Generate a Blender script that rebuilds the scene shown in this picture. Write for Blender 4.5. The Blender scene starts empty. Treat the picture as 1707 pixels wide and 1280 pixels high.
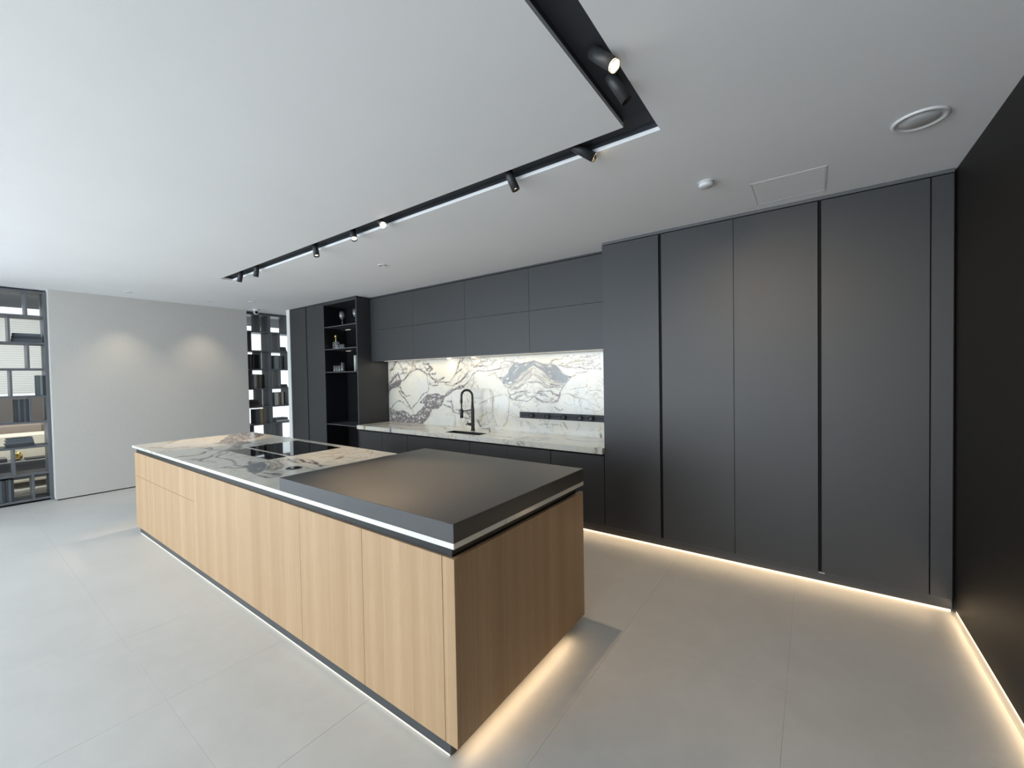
import bpy, bmesh, math, random
import numpy as np
from mathutils import Vector, Matrix

random.seed(7)
SC = bpy.context.scene
COL = SC.collection

# ---------------------------------------------------------------- camera, world, big lights, exposure
F_PX, W_PX, H_PX = 692.787, 1707.0, 1280.0
YAW, PITCH, ROLL = 0.62567, -0.0210718, -0.0173385
EYE = Vector((0.0, 0.0, 1.62))


def camera_axes():
    c, s = math.cos, math.sin
    f = Vector((-s(YAW) * c(PITCH), c(YAW) * c(PITCH), s(PITCH)))
    r = Vector((c(YAW), s(YAW), 0.0))
    u = r.cross(f)
    r2 = c(ROLL) * r + s(ROLL) * u
    u2 = -s(ROLL) * r + c(ROLL) * u
    return r2, u2, -f


cam_data = bpy.data.cameras.new('camera')
cam_data.sensor_width = 36.0
cam_data.lens = F_PX / W_PX * 36.0
cam_data.clip_start = 0.02
cam = bpy.data.objects.new('camera', cam_data)
COL.objects.link(cam)
_r, _u, _b = camera_axes()
cam.matrix_world = Matrix(((_r.x, _u.x, _b.x, EYE.x), (_r.y, _u.y, _b.y, EYE.y), (_r.z, _u.z, _b.z, EYE.z), (0, 0, 0, 1)))
SC.camera = cam

SC.view_settings.view_transform = 'Standard'
SC.view_settings.look = 'None'
SC.view_settings.gamma = 1.0
SC.view_settings.exposure = 0.12
try:
    SC.view_settings.use_curve_mapping = False
except Exception:
    pass

world = bpy.data.worlds.new('overcast_sky')
SC.world = world
world.use_nodes = True
_bg = world.node_tree.nodes['Background']
_bg.inputs['Color'].default_value = (0.86, 0.93, 1.0, 1)
_bg.inputs['Strength'].default_value = 1.6


def lamp(name, kind, loc, target, power, colour, parent=None, **kw):
    d = bpy.data.lights.new(name, kind)
    d.energy = power
    d.color = colour
    for k, v in kw.items():
        setattr(d, k, v)
    o = bpy.data.objects.new(name, d)
    COL.objects.link(o)
    loc = Vector(loc)
    o.rotation_euler = (Vector(target) - loc).to_track_quat('-Z', 'Y').to_euler()
    if parent is not None:
        o.parent = parent
        o.location = loc - parent.location
    else:
        o.location = loc
    return o


# daylight falling in through the big front glazing behind the photographer
lamp('window_daylight', 'AREA', (-4.1, -6.25, 1.5), (-4.1, 0, 1.5), 665, (0.79, 0.875, 1.0), shape='RECTANGLE', size=8.8, size_y=2.7)
# daylight through the glazing of the left wall, nearer than the bookcase
lamp('side_window_daylight', 'AREA', (-9.0, -3.45, 1.5), (0.0, -3.45, 1.5), 225, (0.79, 0.875, 1.0), shape='RECTANGLE', size=4.5, size_y=2.7)
# daylight in the lounge beyond the open bookcases
lamp('lounge_daylight', 'AREA', (-9.9, -1.35, 1.6), (-9.9, 2.0, 1.2), 60, (0.97, 0.98, 1.0), shape='RECTANGLE', size=1.9, size_y=2.4)

lamp('lounge_sofa_fill', 'AREA', (-9.05, 0.9, 2.80), (-10.2, 0.9, 0.6), 42, (1.0, 0.95, 0.86), shape='RECTANGLE', size=2.2, size_y=0.25)  # bare area lamp added under the lounge ceiling to brighten the sofa back

WARM = (1.0, 0.74, 0.46)
SOFTWARM = (1.0, 0.84, 0.62)


# ---------------------------------------------------------------- materials
def mat(name, colour, rough=0.5, metal=0.0, spec=0.5, emit=None, strength=0.0, bump=0.0, bump_scale=200.0, var=0.0, var_scale=4.0, trans=0.0, coat=0.0):
    m = bpy.data.materials.new(name)
    m.use_nodes = True
    nt = m.node_tree
    b = nt.nodes['Principled BSDF']
    b.inputs['Base Color'].default_value = (*colour, 1)
    b.inputs['Roughness'].default_value = rough
    b.inputs['Metallic'].default_value = metal
    b.inputs['Specular IOR Level'].default_value = spec
    b.inputs['Transmission Weight'].default_value = trans
    b.inputs['Coat Weight'].default_value = coat
    if emit:
        b.inputs['Emission Color'].default_value = (*emit, 1)
        b.inputs['Emission Strength'].default_value = strength
    g = nt.nodes.new('ShaderNodeNewGeometry')
    if var > 0:
        n = nt.nodes.new('ShaderNodeTexNoise')
        n.inputs['Scale'].default_value = var_scale
        n.inputs['Detail'].default_value = 4
        nt.links.new(g.outputs['Position'], n.inputs['Vector'])
        mr = nt.nodes.new('ShaderNodeMapRange')
        mr.inputs[1].default_value = 0.3
        mr.inputs[2].default_value = 0.7
        mr.inputs[3].default_value = 1 - var
        mr.inputs[4].default_value = 1 + var
        nt.links.new(n.outputs['Fac'], mr.inputs[0])
        mx = nt.nodes.new('ShaderNodeVectorMath')
        mx.operation = 'SCALE'
        mx.inputs[0].default_value = colour
        nt.links.new(mr.outputs[0], mx.inputs['Scale'])
        nt.links.new(mx.outputs['Vector'], b.inputs['Base Color'])
    if bump > 0:
        n2 = nt.nodes.new('ShaderNodeTexNoise')
        n2.inputs['Scale'].default_value = bump_scale
        n2.inputs['Detail'].default_value = 3
        nt.links.new(g.outputs['Position'], n2.inputs['Vector'])
        bp = nt.nodes.new('ShaderNodeBump')
        bp.inputs['Strength'].default_value = bump
        bp.inputs['Distance'].default_value = 0.002
        nt.links.new(n2.outputs['Fac'], bp.inputs['Height'])
        nt.links.new(bp.outputs['Normal'], b.inputs['Normal'])
    return m


class Nodes:
    """tiny helper to wire shader nodes"""

    def __init__(self, m):
        self.nt = m.node_tree
        self.b = self.nt.nodes['Principled BSDF']

    def n(self, t, **kw):
        x = self.nt.nodes.new(t)
        for k, v in kw.items():
            setattr(x, k, v)
        return x

    def link(self, a, b):
        self.nt.links.new(a, b)

    def val(self, sock, v):
        if hasattr(v, 'is_linked'):
            self.link(v, sock)
        else:
            sock.default_value = v

    def math(self, op, a, b=0.0, clamp=False):
        x = self.n('ShaderNodeMath', operation=op, use_clamp=clamp)
        self.val(x.inputs[0], a)
        self.val(x.inputs[1], b)
        return x.outputs[0]

    def noise(self, vec, scale, detail=4, rough=0.5, dist=0.0):
        x = self.n('ShaderNodeTexNoise')
        x.inputs['Scale'].default_value = scale
        x.inputs['Detail'].default_value = detail
        x.inputs['Roughness'].default_value = rough
        x.inputs['Distortion'].default_value = dist
        self.link(vec, x.inputs['Vector'])
        return x.outputs['Fac']

    def rng(self, v, a, b, c=0.0, d=1.0):
        x = self.n('ShaderNodeMapRange')
        x.interpolation_type = 'SMOOTHSTEP'
        self.val(x.inputs[0], v)
        for i, k in enumerate((a, b, c, d)):
            x.inputs[i + 1].default_value = k
        return x.outputs[0]

    def mix(self, f, a, b):
        x = self.n('ShaderNodeMix', data_type='RGBA')
        self.val(x.inputs['Factor'], f)
        for s, v in ((x.inputs[6], a), (x.inputs[7], b)):
            if hasattr(v, 'is_linked'):
                self.link(v, s)
            else:
                s.default_value = (*v, 1)
        return x.outputs[2]

    def pos(self, scale=(1, 1, 1), rot=(0, 0, 0)):
        g = self.n('ShaderNodeNewGeometry')
        mp = self.n('ShaderNodeMapping')
        mp.inputs['Scale'].default_value = scale
        mp.inputs['Rotation'].default_value = rot
        self.link(g.outputs['Position'], mp.inputs['Vector'])
        return mp.outputs[0]


def vein_line(N, vec, scale, width, dist=1.2):
    f = N.noise(vec, scale, 5, 0.55, dist)
    d = N.math('ABSOLUTE', N.math('SUBTRACT', f, 0.5))
    return N.rng(d, 0.0, width, 1.0, 0.0)


def marble_material(name):
    m = mat(name, (0.8, 0.78, 0.74), rough=0.16, spec=0.5)
    N = Nodes(m)
    p = N.pos()
    at = N.n('ShaderNodeAttribute', attribute_name='veins')
    sep = N.n('ShaderNodeSeparateColor')
    N.link(at.outputs['Color'], sep.inputs[0])
    g, t, b = sep.outputs[0], sep.outputs[1], sep.outputs[2]
    s = at.outputs['Alpha']
    cloud = N.noise(p, 3.5, 6, 0.6)
    base = N.mix(N.rng(cloud, 0.35, 0.68), (0.75, 0.705, 0.605), (0.68, 0.675, 0.64))
    # faint veins that run all over the slab
    mod = N.rng(N.noise(p, 1.7, 3), 0.38, 0.55)
    fine = N.math('MULTIPLY', vein_line(N, p, 2.6, 0.018), N.math('MULTIPLY', mod, 0.60))
    base = N.mix(fine, base, (0.36, 0.30, 0.23))
    fine2 = N.math('MULTIPLY', vein_line(N, p, 6.5, 0.016), N.math('MULTIPLY', mod, 0.34))
    base = N.mix(fine2, base, (0.30, 0.28, 0.28))
    # tan veins
    brk = N.rng(N.noise(p, 26, 5, 0.7), 0.34, 0.58, 0.25, 1.0)
    base = N.mix(N.math('MULTIPLY', N.math('MULTIPLY', t, brk), 0.85, True), base, (0.33, 0.25, 0.16))
    # warped coordinates for the broken structures
    wob = N.n('ShaderNodeTexNoise')
    wob.inputs['Scale'].default_value = 11
    wob.inputs['Detail'].default_value = 4
    N.link(p, wob.inputs['Vector'])
    add = N.n('ShaderNodeVectorMath', operation='MULTIPLY_ADD')
    N.link(wob.outputs['Color'], add.inputs[0])
    add.inputs[1].default_value = (0.14, 0.14, 0.14)
    N.link(N.pos((1.0, 1.0, 1.5), (0, 0.5, 0)), add.inputs[2])
    # web of fine broken veins round the breccia (attribute blue near 0.5)
    ed = N.n('ShaderNodeTexVoronoi', feature='DISTANCE_TO_EDGE')
    ed.inputs['Scale'].default_value = 8.5
    N.link(add.outputs[0], ed.inputs['Vector'])
    web = N.math('MULTIPLY', N.rng(ed.outputs['Distance'], 0.01, 0.085, 1.0, 0.0), N.rng(N.noise(p, 8, 3), 0.36, 0.56))
    web = N.math('MULTIPLY', web, N.rng(b, 0.15, 0.4))
    base = N.mix(N.math('MULTIPLY', web, 0.8, True), base, (0.25, 0.205, 0.17))
    # grey veins
    base = N.mix(N.math('MULTIPLY', N.math('MULTIPLY', g, brk), 1.0, True), base, (0.125, 0.108, 0.112))
    # breccia: pale chips in a dark violet-grey ground
    v = N.n('ShaderNodeTexVoronoi', feature='F1')
    v.inputs['Scale'].default_value = 21
    N.link(add.outputs[0], v.inputs['Vector'])
    chips = N.rng(v.outputs['Distance'], 0.30, 0.56, 1.0, 0.0)
    keep = N.rng(N.noise(p, 13, 2), 0.33, 0.50)
    chips = N.math('MULTIPLY', chips, keep)
    gnd = N.mix(N.noise(p, 40, 3), (0.12, 0.105, 0.115), (0.29, 0.26, 0.265))
    full = N.rng(b, 0.6, 0.9)
    base = N.mix(N.math('MULTIPLY', full, N.math('SUBTRACT', 1.0, N.math('MULTIPLY', chips, 0.92)), True), base, gnd)
    # solid blue-grey patches with long chips
    v2 = N.n('ShaderNodeTexVoronoi', feature='F1')
    v2.inputs['Scale'].default_value = 9
    add2 = N.n('ShaderNodeVectorMath', operation='MULTIPLY_ADD')
    N.link(wob.outputs['Color'], add2.inputs[0])
    add2.inputs[1].default_value = (0.18, 0.18, 0.18)
    N.link(N.pos((1.0, 1.0, 2.2), (0, 0, 0)), add2.inputs[2])
    N.link(add2.outputs[0], v2.inputs['Vector'])
    chips2 = N.math('MULTIPLY', N.rng(v2.outputs['Distance'], 0.20, 0.36, 1.0, 0.0), N.rng(N.noise(p, 6, 2), 0.44, 0.56))
    gnd2 = N.mix(N.noise(p, 24, 4, 0.7), (0.11, 0.118, 0.13), (0.27, 0.275, 0.28))
    # streaks that fold with the book-matched chevron
    gx = N.n('ShaderNodeNewGeometry')
    sx = N.n('ShaderNodeSeparateXYZ')
    N.link(gx.outputs['Position'], sx.inputs[0])
    fold = N.math('ABSOLUTE', N.math('ADD', sx.outputs[0], 2.856))
    fold = N.math('ADD', N.math('ADD', sx.outputs[2], N.math('MULTIPLY', fold, 0.62)), N.math('MULTIPLY', wob.outputs['Fac'], 0.10))
    cf = N.n('ShaderNodeCombineXYZ')
    N.link(fold, cf.inputs[0])
    N.link(N.math('MULTIPLY', sx.outputs[0], 0.12), cf.inputs[1])
    strk = N.noise(cf.outputs[0], 26.0, 4, 0.65)
    gnd2 = N.mix(N.math('MULTIPLY', N.rng(strk, 0.55, 0.66), 0.75), gnd2, (0.60, 0.555, 0.47))
    tanr = N.math('MULTIPLY', N.rng(t, 0.18, 0.26), N.rng(strk, 0.50, 0.60))
    base = N.mix(N.math('MULTIPLY', tanr, 0.65), base, (0.24, 0.205, 0.16))
    base = N.mix(N.math('MULTIPLY', s, N.math('SUBTRACT', 0.94, N.math('MULTIPLY', chips2, 0.85)), True), base, gnd2)
    N.link(base, N.b.inputs['Base Color'])
    return m


def oak_material():
    m = mat('pale_oak_veneer', (0.55, 0.42, 0.27), rough=0.48, spec=0.35)
    N = Nodes(m)
    g = N.n('ShaderNodeNewGeometry')
    sp = N.n('ShaderNodeSeparateXYZ')
    N.link(g.outputs['Position'], sp.inputs[0])
    u = N.math('ADD', sp.outputs[0], sp.outputs[1])
    cmb = N.n('ShaderNodeCombineXYZ')
    N.link(u, cmb.inputs[0])
    wave = N.math('MULTIPLY', sp.outputs[2], 0.012)
    N.link(wave, cmb.inputs[1])
    # staves of random width
    vor = N.n('ShaderNodeTexVoronoi', voronoi_dimensions='1D', feature='F1')
    vor.inputs['Scale'].default_value = 5.6
    N.link(u, vor.inputs['W'])
    sc = N.n('ShaderNodeSeparateColor')
    N.link(vor.outputs['Color'], sc.inputs[0])
    broad = N.noise(cmb.outputs[0], 7.0, 4, 0.55)
    cm2 = N.n('ShaderNodeCombineXYZ')
    N.link(u, cm2.inputs[0])
    N.link(N.math('MULTIPLY', sp.outputs[2], 0.035), cm2.inputs[1])
    grain = N.noise(cm2.outputs[0], 150.0, 5, 0.65)
    cm3 = N.n('ShaderNodeCombineXYZ')
    N.link(u, cm3.inputs[0])
    N.link(N.math('MULTIPLY', sp.outputs[2], 0.06), cm3.inputs[1])
    pores = N.noise(cm3.outputs[0], 520.0, 2, 0.6)
    base = N.mix(N.rng(broad, 0.3, 0.7), (0.355, 0.222, 0.115), (0.465, 0.310, 0.178))
    base = N.mix(N.math('MULTIPLY', sc.outputs[0], 0.45), base, (0.435, 0.285, 0.165))
    base = N.mix(N.math('MULTIPLY', N.rng(grain, 0.42, 0.72), 0.34), base, (0.32, 0.19, 0.095))
    base = N.mix(N.math('MULTIPLY', N.rng(pores, 0.55, 0.75), 0.18), base, (0.28, 0.18, 0.09))
    # thin pale rays between the staves
    ve = N.n('ShaderNodeTexVoronoi', voronoi_dimensions='1D', feature='DISTANCE_TO_EDGE')
    ve.inputs['Scale'].default_value = 5.6
    N.link(u, ve.inputs['W'])
    base = N.mix(N.math('MULTIPLY', N.rng(ve.outputs['Distance'], 0.0, 0.035, 1.0, 0.0), 0.22), base, (0.58, 0.42, 0.27))
    N.link(base, N.b.inputs['Base Color'])
    bp = N.n('ShaderNodeBump')
    bp.inputs['Strength'].default_value = 0.08
    bp.inputs['Distance'].default_value = 0.001
    N.link(grain, bp.inputs['Height'])
    N.link(bp.outputs['Normal'], N.b.inputs['Normal'])
    return m


def floor_material(name, dirty):
    m = mat(name, (0.5, 0.49, 0.46), rough=0.42, spec=0.4)
    N = Nodes(m)
    p = N.pos()
    a = N.noise(p, 0.9, 5, 0.55)
    c = N.noise(p, 7.0, 6, 0.62, 0.6)
    base = N.mix(N.rng(a, 0.3, 0.7), (0.55, 0.54, 0.515), (0.60, 0.59, 0.565))
    base = N.mix(N.math('MULTIPLY', N.rng(c, 0.35, 0.75), 0.35), base, (0.66, 0.645, 0.615))
    if dirty:
        sp = N.noise(p, 18.0, 2, 0.4)
        base = N.mix(N.math('MULTIPLY', N.rng(sp, 0.795, 0.815), 0.6), base, (0.22, 0.2, 0.18))
    fb = N.noise(N.pos((1, 2.5, 1)), 55, 5, 0.65)
    bp = N.n('ShaderNodeBump')
    bp.inputs['Strength'].default_value = 0.16
    bp.inputs['Distance'].default_value = 0.002
    N.link(fb, bp.inputs['Height'])
    N.link(bp.outputs['Normal'], N.b.inputs['Normal'])
    N.link(N.rng(c, 0.3, 0.8, 0.36, 0.5), N.b.inputs['Roughness'])
    N.link(base, N.b.inputs['Base Color'])
    return m


M = {
    'ceiling': mat('white_ceiling_paint', (0.88, 0.88, 0.89), rough=0.9, spec=0.2, var=0.015, var_scale=1.2),
    'linen': mat('pale_linen_wallcovering', (0.565, 0.545, 0.515), rough=0.85, spec=0.2, bump=0.25, bump_scale=350, var=0.02, var_scale=40),
    'white': mat('white_wall_paint', (0.78, 0.78, 0.77), rough=0.8, spec=0.2),
    'char': mat('charcoal_matt_lacquer', (0.040, 0.041, 0.043), rough=0.46, spec=0.45, bump=0.04, bump_scale=600),
    'char_dark': mat('black_display_lining', (0.010, 0.0105, 0.0115), rough=0.30, spec=0.4),
    'edge': mat('grey_metal_edge', (0.11, 0.112, 0.118), rough=0.4, spec=0.5, metal=0.3),
    'gap': mat('black_recess', (0.006, 0.006, 0.006), rough=0.7, spec=0.2),
    'lid': mat('bronze_grey_matt_lid', (0.050, 0.0495, 0.050), rough=0.42, spec=0.5),
    'darkwall': mat('near_black_brown_panel', (0.0105, 0.0085, 0.0072), rough=0.55, spec=0.22, bump=0.03),
    'neck': mat('black_channel', (0.012, 0.012, 0.013), rough=0.4, spec=0.4),
    'plinth': mat('anthracite_plinth', (0.045, 0.048, 0.053), rough=0.35, spec=0.5),
    'track': mat('black_track_aluminium', (0.040, 0.045, 0.054), rough=0.7, spec=0.4),
    'spot': mat('black_spot_body', (0.035, 0.036, 0.038), rough=0.45, spec=0.4),
    'tap': mat('matt_black_tap', (0.016, 0.015, 0.017), rough=0.38, spec=0.5),
    'sink': mat('black_composite_sink', (0.010, 0.010, 0.010), rough=0.4, spec=0.4),
    'hob': mat('black_ceramic_glass', (0.004, 0.004, 0.005), rough=0.03, spec=0.6),
    'steel': mat('brushed_steel', (0.55, 0.54, 0.52), rough=0.3, metal=1.0),
    'chrome': mat('chrome', (0.8, 0.8, 0.8), rough=0.08, metal=1.0),
    'gold': mat('polished_brass', (0.85, 0.62, 0.22), rough=0.18, metal=1.0),
    'plastic': mat('white_plastic', (0.72, 0.72, 0.72), rough=0.4),
    'plastic_grey': mat('grey_plastic', (0.62, 0.62, 0.63), rough=0.5),
    'lens_black': mat('black_lens', (0.01, 0.01, 0.012), rough=0.1),
    'glass': mat('clear_glass', (0.97, 0.98, 0.98), rough=0.0, trans=1.0),
    'shelf': mat('graphite_shelf_metal', (0.115, 0.122, 0.134), rough=0.45, spec=0.5),
    'lens_on': mat('lit_lens', (1, 0.9, 0.7), emit=(1.0, 0.82, 0.55), strength=9.0),
    'lens_off': mat('dim_lens', (0.25, 0.23, 0.2), rough=0.2),
    'led': mat('warm_led_strip', (1, 0.9, 0.7), emit=WARM, strength=1.9),
    'led_dim': mat('dim_led_strip', (1, 0.9, 0.7), emit=SOFTWARM, strength=0.25),
    'reflector': mat('warm_gold_reflector', (0.9, 0.75, 0.45), rough=0.25, metal=1.0),
    'led_top': mat('neutral_led_strip', (1, 0.95, 0.85), emit=(1.0, 0.88, 0.70), strength=1.0),
    'cream': mat('cream_upholstery', (0.80, 0.76, 0.64), rough=0.9, spec=0.2),
    'grey_cloth': mat('dark_grey_cloth', (0.09, 0.09, 0.095), rough=0.9, spec=0.2),
    'taupe': mat('taupe_cloth', (0.28, 0.24, 0.21), rough=0.9, spec=0.2),
    'wall_low': mat('dark_taupe_wall', (0.12, 0.11, 0.105), rough=0.9),
    'console': mat('grey_lacquer', (0.20, 0.215, 0.23), rough=0.5),
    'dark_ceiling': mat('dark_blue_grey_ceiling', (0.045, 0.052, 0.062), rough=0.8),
    'frame': mat('white_window_frame', (0.7, 0.7, 0.7), rough=0.5),
    'oak': oak_material(),
    'tile': floor_material('pale_stone_tile', True),
    'grout': mat('tile_joint', (0.57, 0.56, 0.535), rough=0.8),
    'marble': marble_material('white_breccia_marble'),
    'pages': mat('paper_pages', (0.62, 0.58, 0.50), rough=0.9),
}


def pane_material():
    m = bpy.data.materials.new('window_glass')
    m.use_nodes = True
    nt = m.node_tree
    for n in list(nt.nodes):
        nt.nodes.remove(n)
    o = nt.nodes.new('ShaderNodeOutputMaterial')
    t = nt.nodes.new('ShaderNodeBsdfTransparent')
    t.inputs[0].default_value = (0.96, 0.98, 0.97, 1)
    g = nt.nodes.new('ShaderNodeBsdfGlossy')
    g.inputs['Roughness'].default_value = 0.02
    x = nt.nodes.new('ShaderNodeMixShader')
    x.inputs[0].default_value = 0.06
    nt.links.new(t.outputs[0], x.inputs[1])
    nt.links.new(g.outputs[0], x.inputs[2])
    nt.links.new(x.outputs[0], o.inputs[0])
    return m


def blind_material():
    m = mat('white_blind_fabric', (0.8, 0.8, 0.78), rough=0.9)
    N = Nodes(m)
    tr = N.n('ShaderNodeBsdfTranslucent')
    tr.inputs[0].default_value = (0.55, 0.56, 0.55, 1)
    ms = N.n('ShaderNodeMixShader')
    ms.inputs[0].default_value = 0.55
    out = [n for n in N.nt.nodes if n.type == 'OUTPUT_MATERIAL'][0]
    N.link(N.b.outputs[0], ms.inputs[1])
    N.link(tr.outputs[0], ms.inputs[2])
    N.link(ms.outputs[0], out.inputs[0])
    return m


def glassware_material():
    m = bpy.data.materials.new('thin_clear_glass')
    m.use_nodes = True
    nt = m.node_tree
    for n in list(nt.nodes):
        nt.nodes.remove(n)
    o = nt.nodes.new('ShaderNodeOutputMaterial')
    t = nt.nodes.new('ShaderNodeBsdfTransparent')
    t.inputs[0].default_value = (0.92, 0.93, 0.93, 1)
    g = nt.nodes.new('ShaderNodeBsdfGlossy')
    g.inputs['Roughness'].default_value = 0.04
    lw = nt.nodes.new('ShaderNodeLayerWeight')
    lw.inputs['Blend'].default_value = 0.45
    x = nt.nodes.new('ShaderNodeMixShader')
    nt.links.new(lw.outputs['Fresnel'], x.inputs[0])
    nt.links.new(t.outputs[0], x.inputs[1])
    nt.links.new(g.outputs[0], x.inputs[2])
    d = nt.nodes.new('ShaderNodeBsdfDiffuse')
    d.inputs[0].default_value = (0.8, 0.82, 0.82, 1)
    y = nt.nodes.new('ShaderNodeMixShader')
    y.inputs[0].default_value = 0.10
    nt.links.new(x.outputs[0], y.inputs[1])
    nt.links.new(d.outputs[0], y.inputs[2])
    nt.links.new(y.outputs[0], o.inputs[0])
    return m


M['glass'] = glassware_material()
M['pane'] = pane_material()
M['blind'] = blind_material()
BOOK_COLOURS = {
    'charcoal': (0.05, 0.055, 0.06), 'slate': (0.10, 0.115, 0.125), 'black': (0.012, 0.012, 0.013), 'taupe': (0.17, 0.145, 0.12),
    'brown': (0.10, 0.075, 0.055), 'grey green': (0.20, 0.23, 0.22), 'pale grey': (0.42, 0.43, 0.42), 'tan': (0.36, 0.27, 0.18),
}
for k, c in BOOK_COLOURS.items():
    M['book ' + k] = mat('book_cloth_' + k.replace(' ', '_'), c, rough=0.75, spec=0.3)


# ---------------------------------------------------------------- mesh helpers
class MB:
    """collects shapes in world coordinates, then links them as ONE mesh object"""

    def __init__(self):
        self.bm = bmesh.new()

    def box(self, x0, x1, y0, y1, z0, z1, bev=0.0, mi=0):
        t = bmesh.new()
        vs = [t.verts.new((x, y, z)) for x in (x0, x1) for y in (y0, y1) for z in (z0, z1)]
        for f in ((0, 1, 3, 2), (4, 6, 7, 5), (0, 4, 5, 1), (2, 3, 7, 6), (0, 2, 6, 4), (1, 5, 7, 3)):
            t.faces.new([vs[i] for i in f])
        if bev > 0:
            bmesh.ops.bevel(t, geom=list(t.edges), offset=bev, segments=1, affect='EDGES', profile=0.5)
        return self._add(t, mi)

    def _add(self, t, mi, smooth=False):
        bmesh.ops.recalc_face_normals(t, faces=list(t.faces))
        for f in t.faces:
            f.material_index = mi
            f.smooth = smooth
        me = bpy.data.meshes.new('tmp')
        t.to_mesh(me)
        t.free()
        self.bm.from_mesh(me)
        bpy.data.meshes.remove(me)
        return self

    def lathe(self, base, axis, prof, seg=24, mi=0, smooth=True, caps=True):
        """prof: (radius, distance along axis) pairs"""
        base = Vector(base)
        ax = Vector(axis).normalized()
        a = ax.orthogonal().normalized()
        b = ax.cross(a)
        t = bmesh.new()
        rings = []
        for r, h in prof:
            c = base + ax * h
            rings.append([t.verts.new(c + (a * math.cos(2 * math.pi * i / seg) + b * math.sin(2 * math.pi * i / seg)) * max(r, 1e-5)) for i in range(seg)])
        for p, q in zip(rings, rings[1:]):
            for i in range(seg):
                t.faces.new((p[i], p[(i + 1) % seg], q[(i + 1) % seg], q[i]))
        if caps:
            t.faces.new(rings[0])
            t.faces.new(rings[-1][::-1])
        self._add(t, mi, smooth)
        if smooth:
            # keep the flat caps flat
            for f in self.bm.faces:
                if len(f.verts) > 4:
                    f.smooth = False
        return self

    def cyl(self, p0, p1, r0, r1=None, seg=20, mi=0):
        d = Vector(p1) - Vector(p0)
        return self.lathe(p0, d, [(r0, 0), (r1 if r1 is not None else r0, d.length)], seg, mi)

    def tube(self, pts, r, seg=12, mi=0):
        pts = [Vector(p) for p in pts]
        t = bmesh.new()
        rings = []
        ref = None
        for i, p in enumerate(pts):
            d = (pts[min(i + 1, len(pts) - 1)] - pts[max(i - 1, 0)]).normalized()
            if ref is None:
                ref = d.orthogonal().normalized()
            ref = (ref - d * ref.dot(d)).normalized()
            b = d.cross(ref)
            rr = r[i] if isinstance(r, (list, tuple)) else r
            rings.append([t.verts.new(p + (ref * math.cos(2 * math.pi * k / seg) + b * math.sin(2 * math.pi * k / seg)) * rr) for k in range(seg)])
        for p, q in zip(rings, rings[1:]):
            for k in range(seg):
                t.faces.new((p[k], p[(k + 1) % seg], q[(k + 1) % seg], q[k]))
        t.faces.new(rings[0])
        t.faces.new(rings[-1][::-1])
        return self._add(t, mi, True)

    def build(self, name, mats, parent=None, label=None, cat=None, group=None, kind=None):
        if not isinstance(mats, (list, tuple)):
            mats = [mats]
        co = [v.co for v in self.bm.verts]
        lo = Vector((min(c.x for c in co), min(c.y for c in co), min(c.z for c in co)))
        hi = Vector((max(c.x for c in co), max(c.y for c in co), max(c.z for c in co)))
        org = Vector(((lo.x + hi.x) / 2, (lo.y + hi.y) / 2, lo.z))
        bmesh.ops.translate(self.bm, verts=list(self.bm.verts), vec=-org)
        me = bpy.data.meshes.new(name)
        self.bm.to_mesh(me)
        self.bm.free()
        for m in mats:
            me.materials.append(m)
        o = bpy.data.objects.new(name, me)
        COL.objects.link(o)
        place(o, org, parent)
        tag(o, label, cat, group, kind)
        return o


def world_loc(o):
    v = Vector(o.location)
    while o.parent is not None:
        o = o.parent
        v = v + Vector(o.location)
    return v


def place(o, org, parent):
    if parent is not None:
        o.parent = parent
        o.location = Vector(org) - world_loc(parent)
    else:
        o.location = org


def tag(o, label=None, cat=None, group=None, kind=None):
    if label:
        o['label'] = label
    if cat:
        o['category'] = cat
    if group:
        o['group'] = group
    if kind:
        o['kind'] = kind
    return o


def thing(name, label, cat, loc, group=None):
    o = bpy.data.objects.new(name, None)
    o.empty_display_size = 0.1
    COL.objects.link(o)
    o.location = loc
    return tag(o, label, cat, group)


def box(name, m, b, parent=None, bev=0.0, **kw):
    return MB().box(*b, bev=bev).build(name, m, parent, **kw)


def struct(name, m, b, **kw):
    return box(name, m, b, kind='structure', **kw)


def dup(root, loc, label=None, group=None):
    r = root.copy()
    COL.objects.link(r)
    r.location = loc
    if label:
        r['label'] = label
    if group:
        r['group'] = group
    for ch in list(root.children):
        c = ch.copy()
        COL.objects.link(c)
        c.parent = r
        for g in ch.children:
            d = g.copy()
            COL.objects.link(d)
            d.parent = c
    return r


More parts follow.
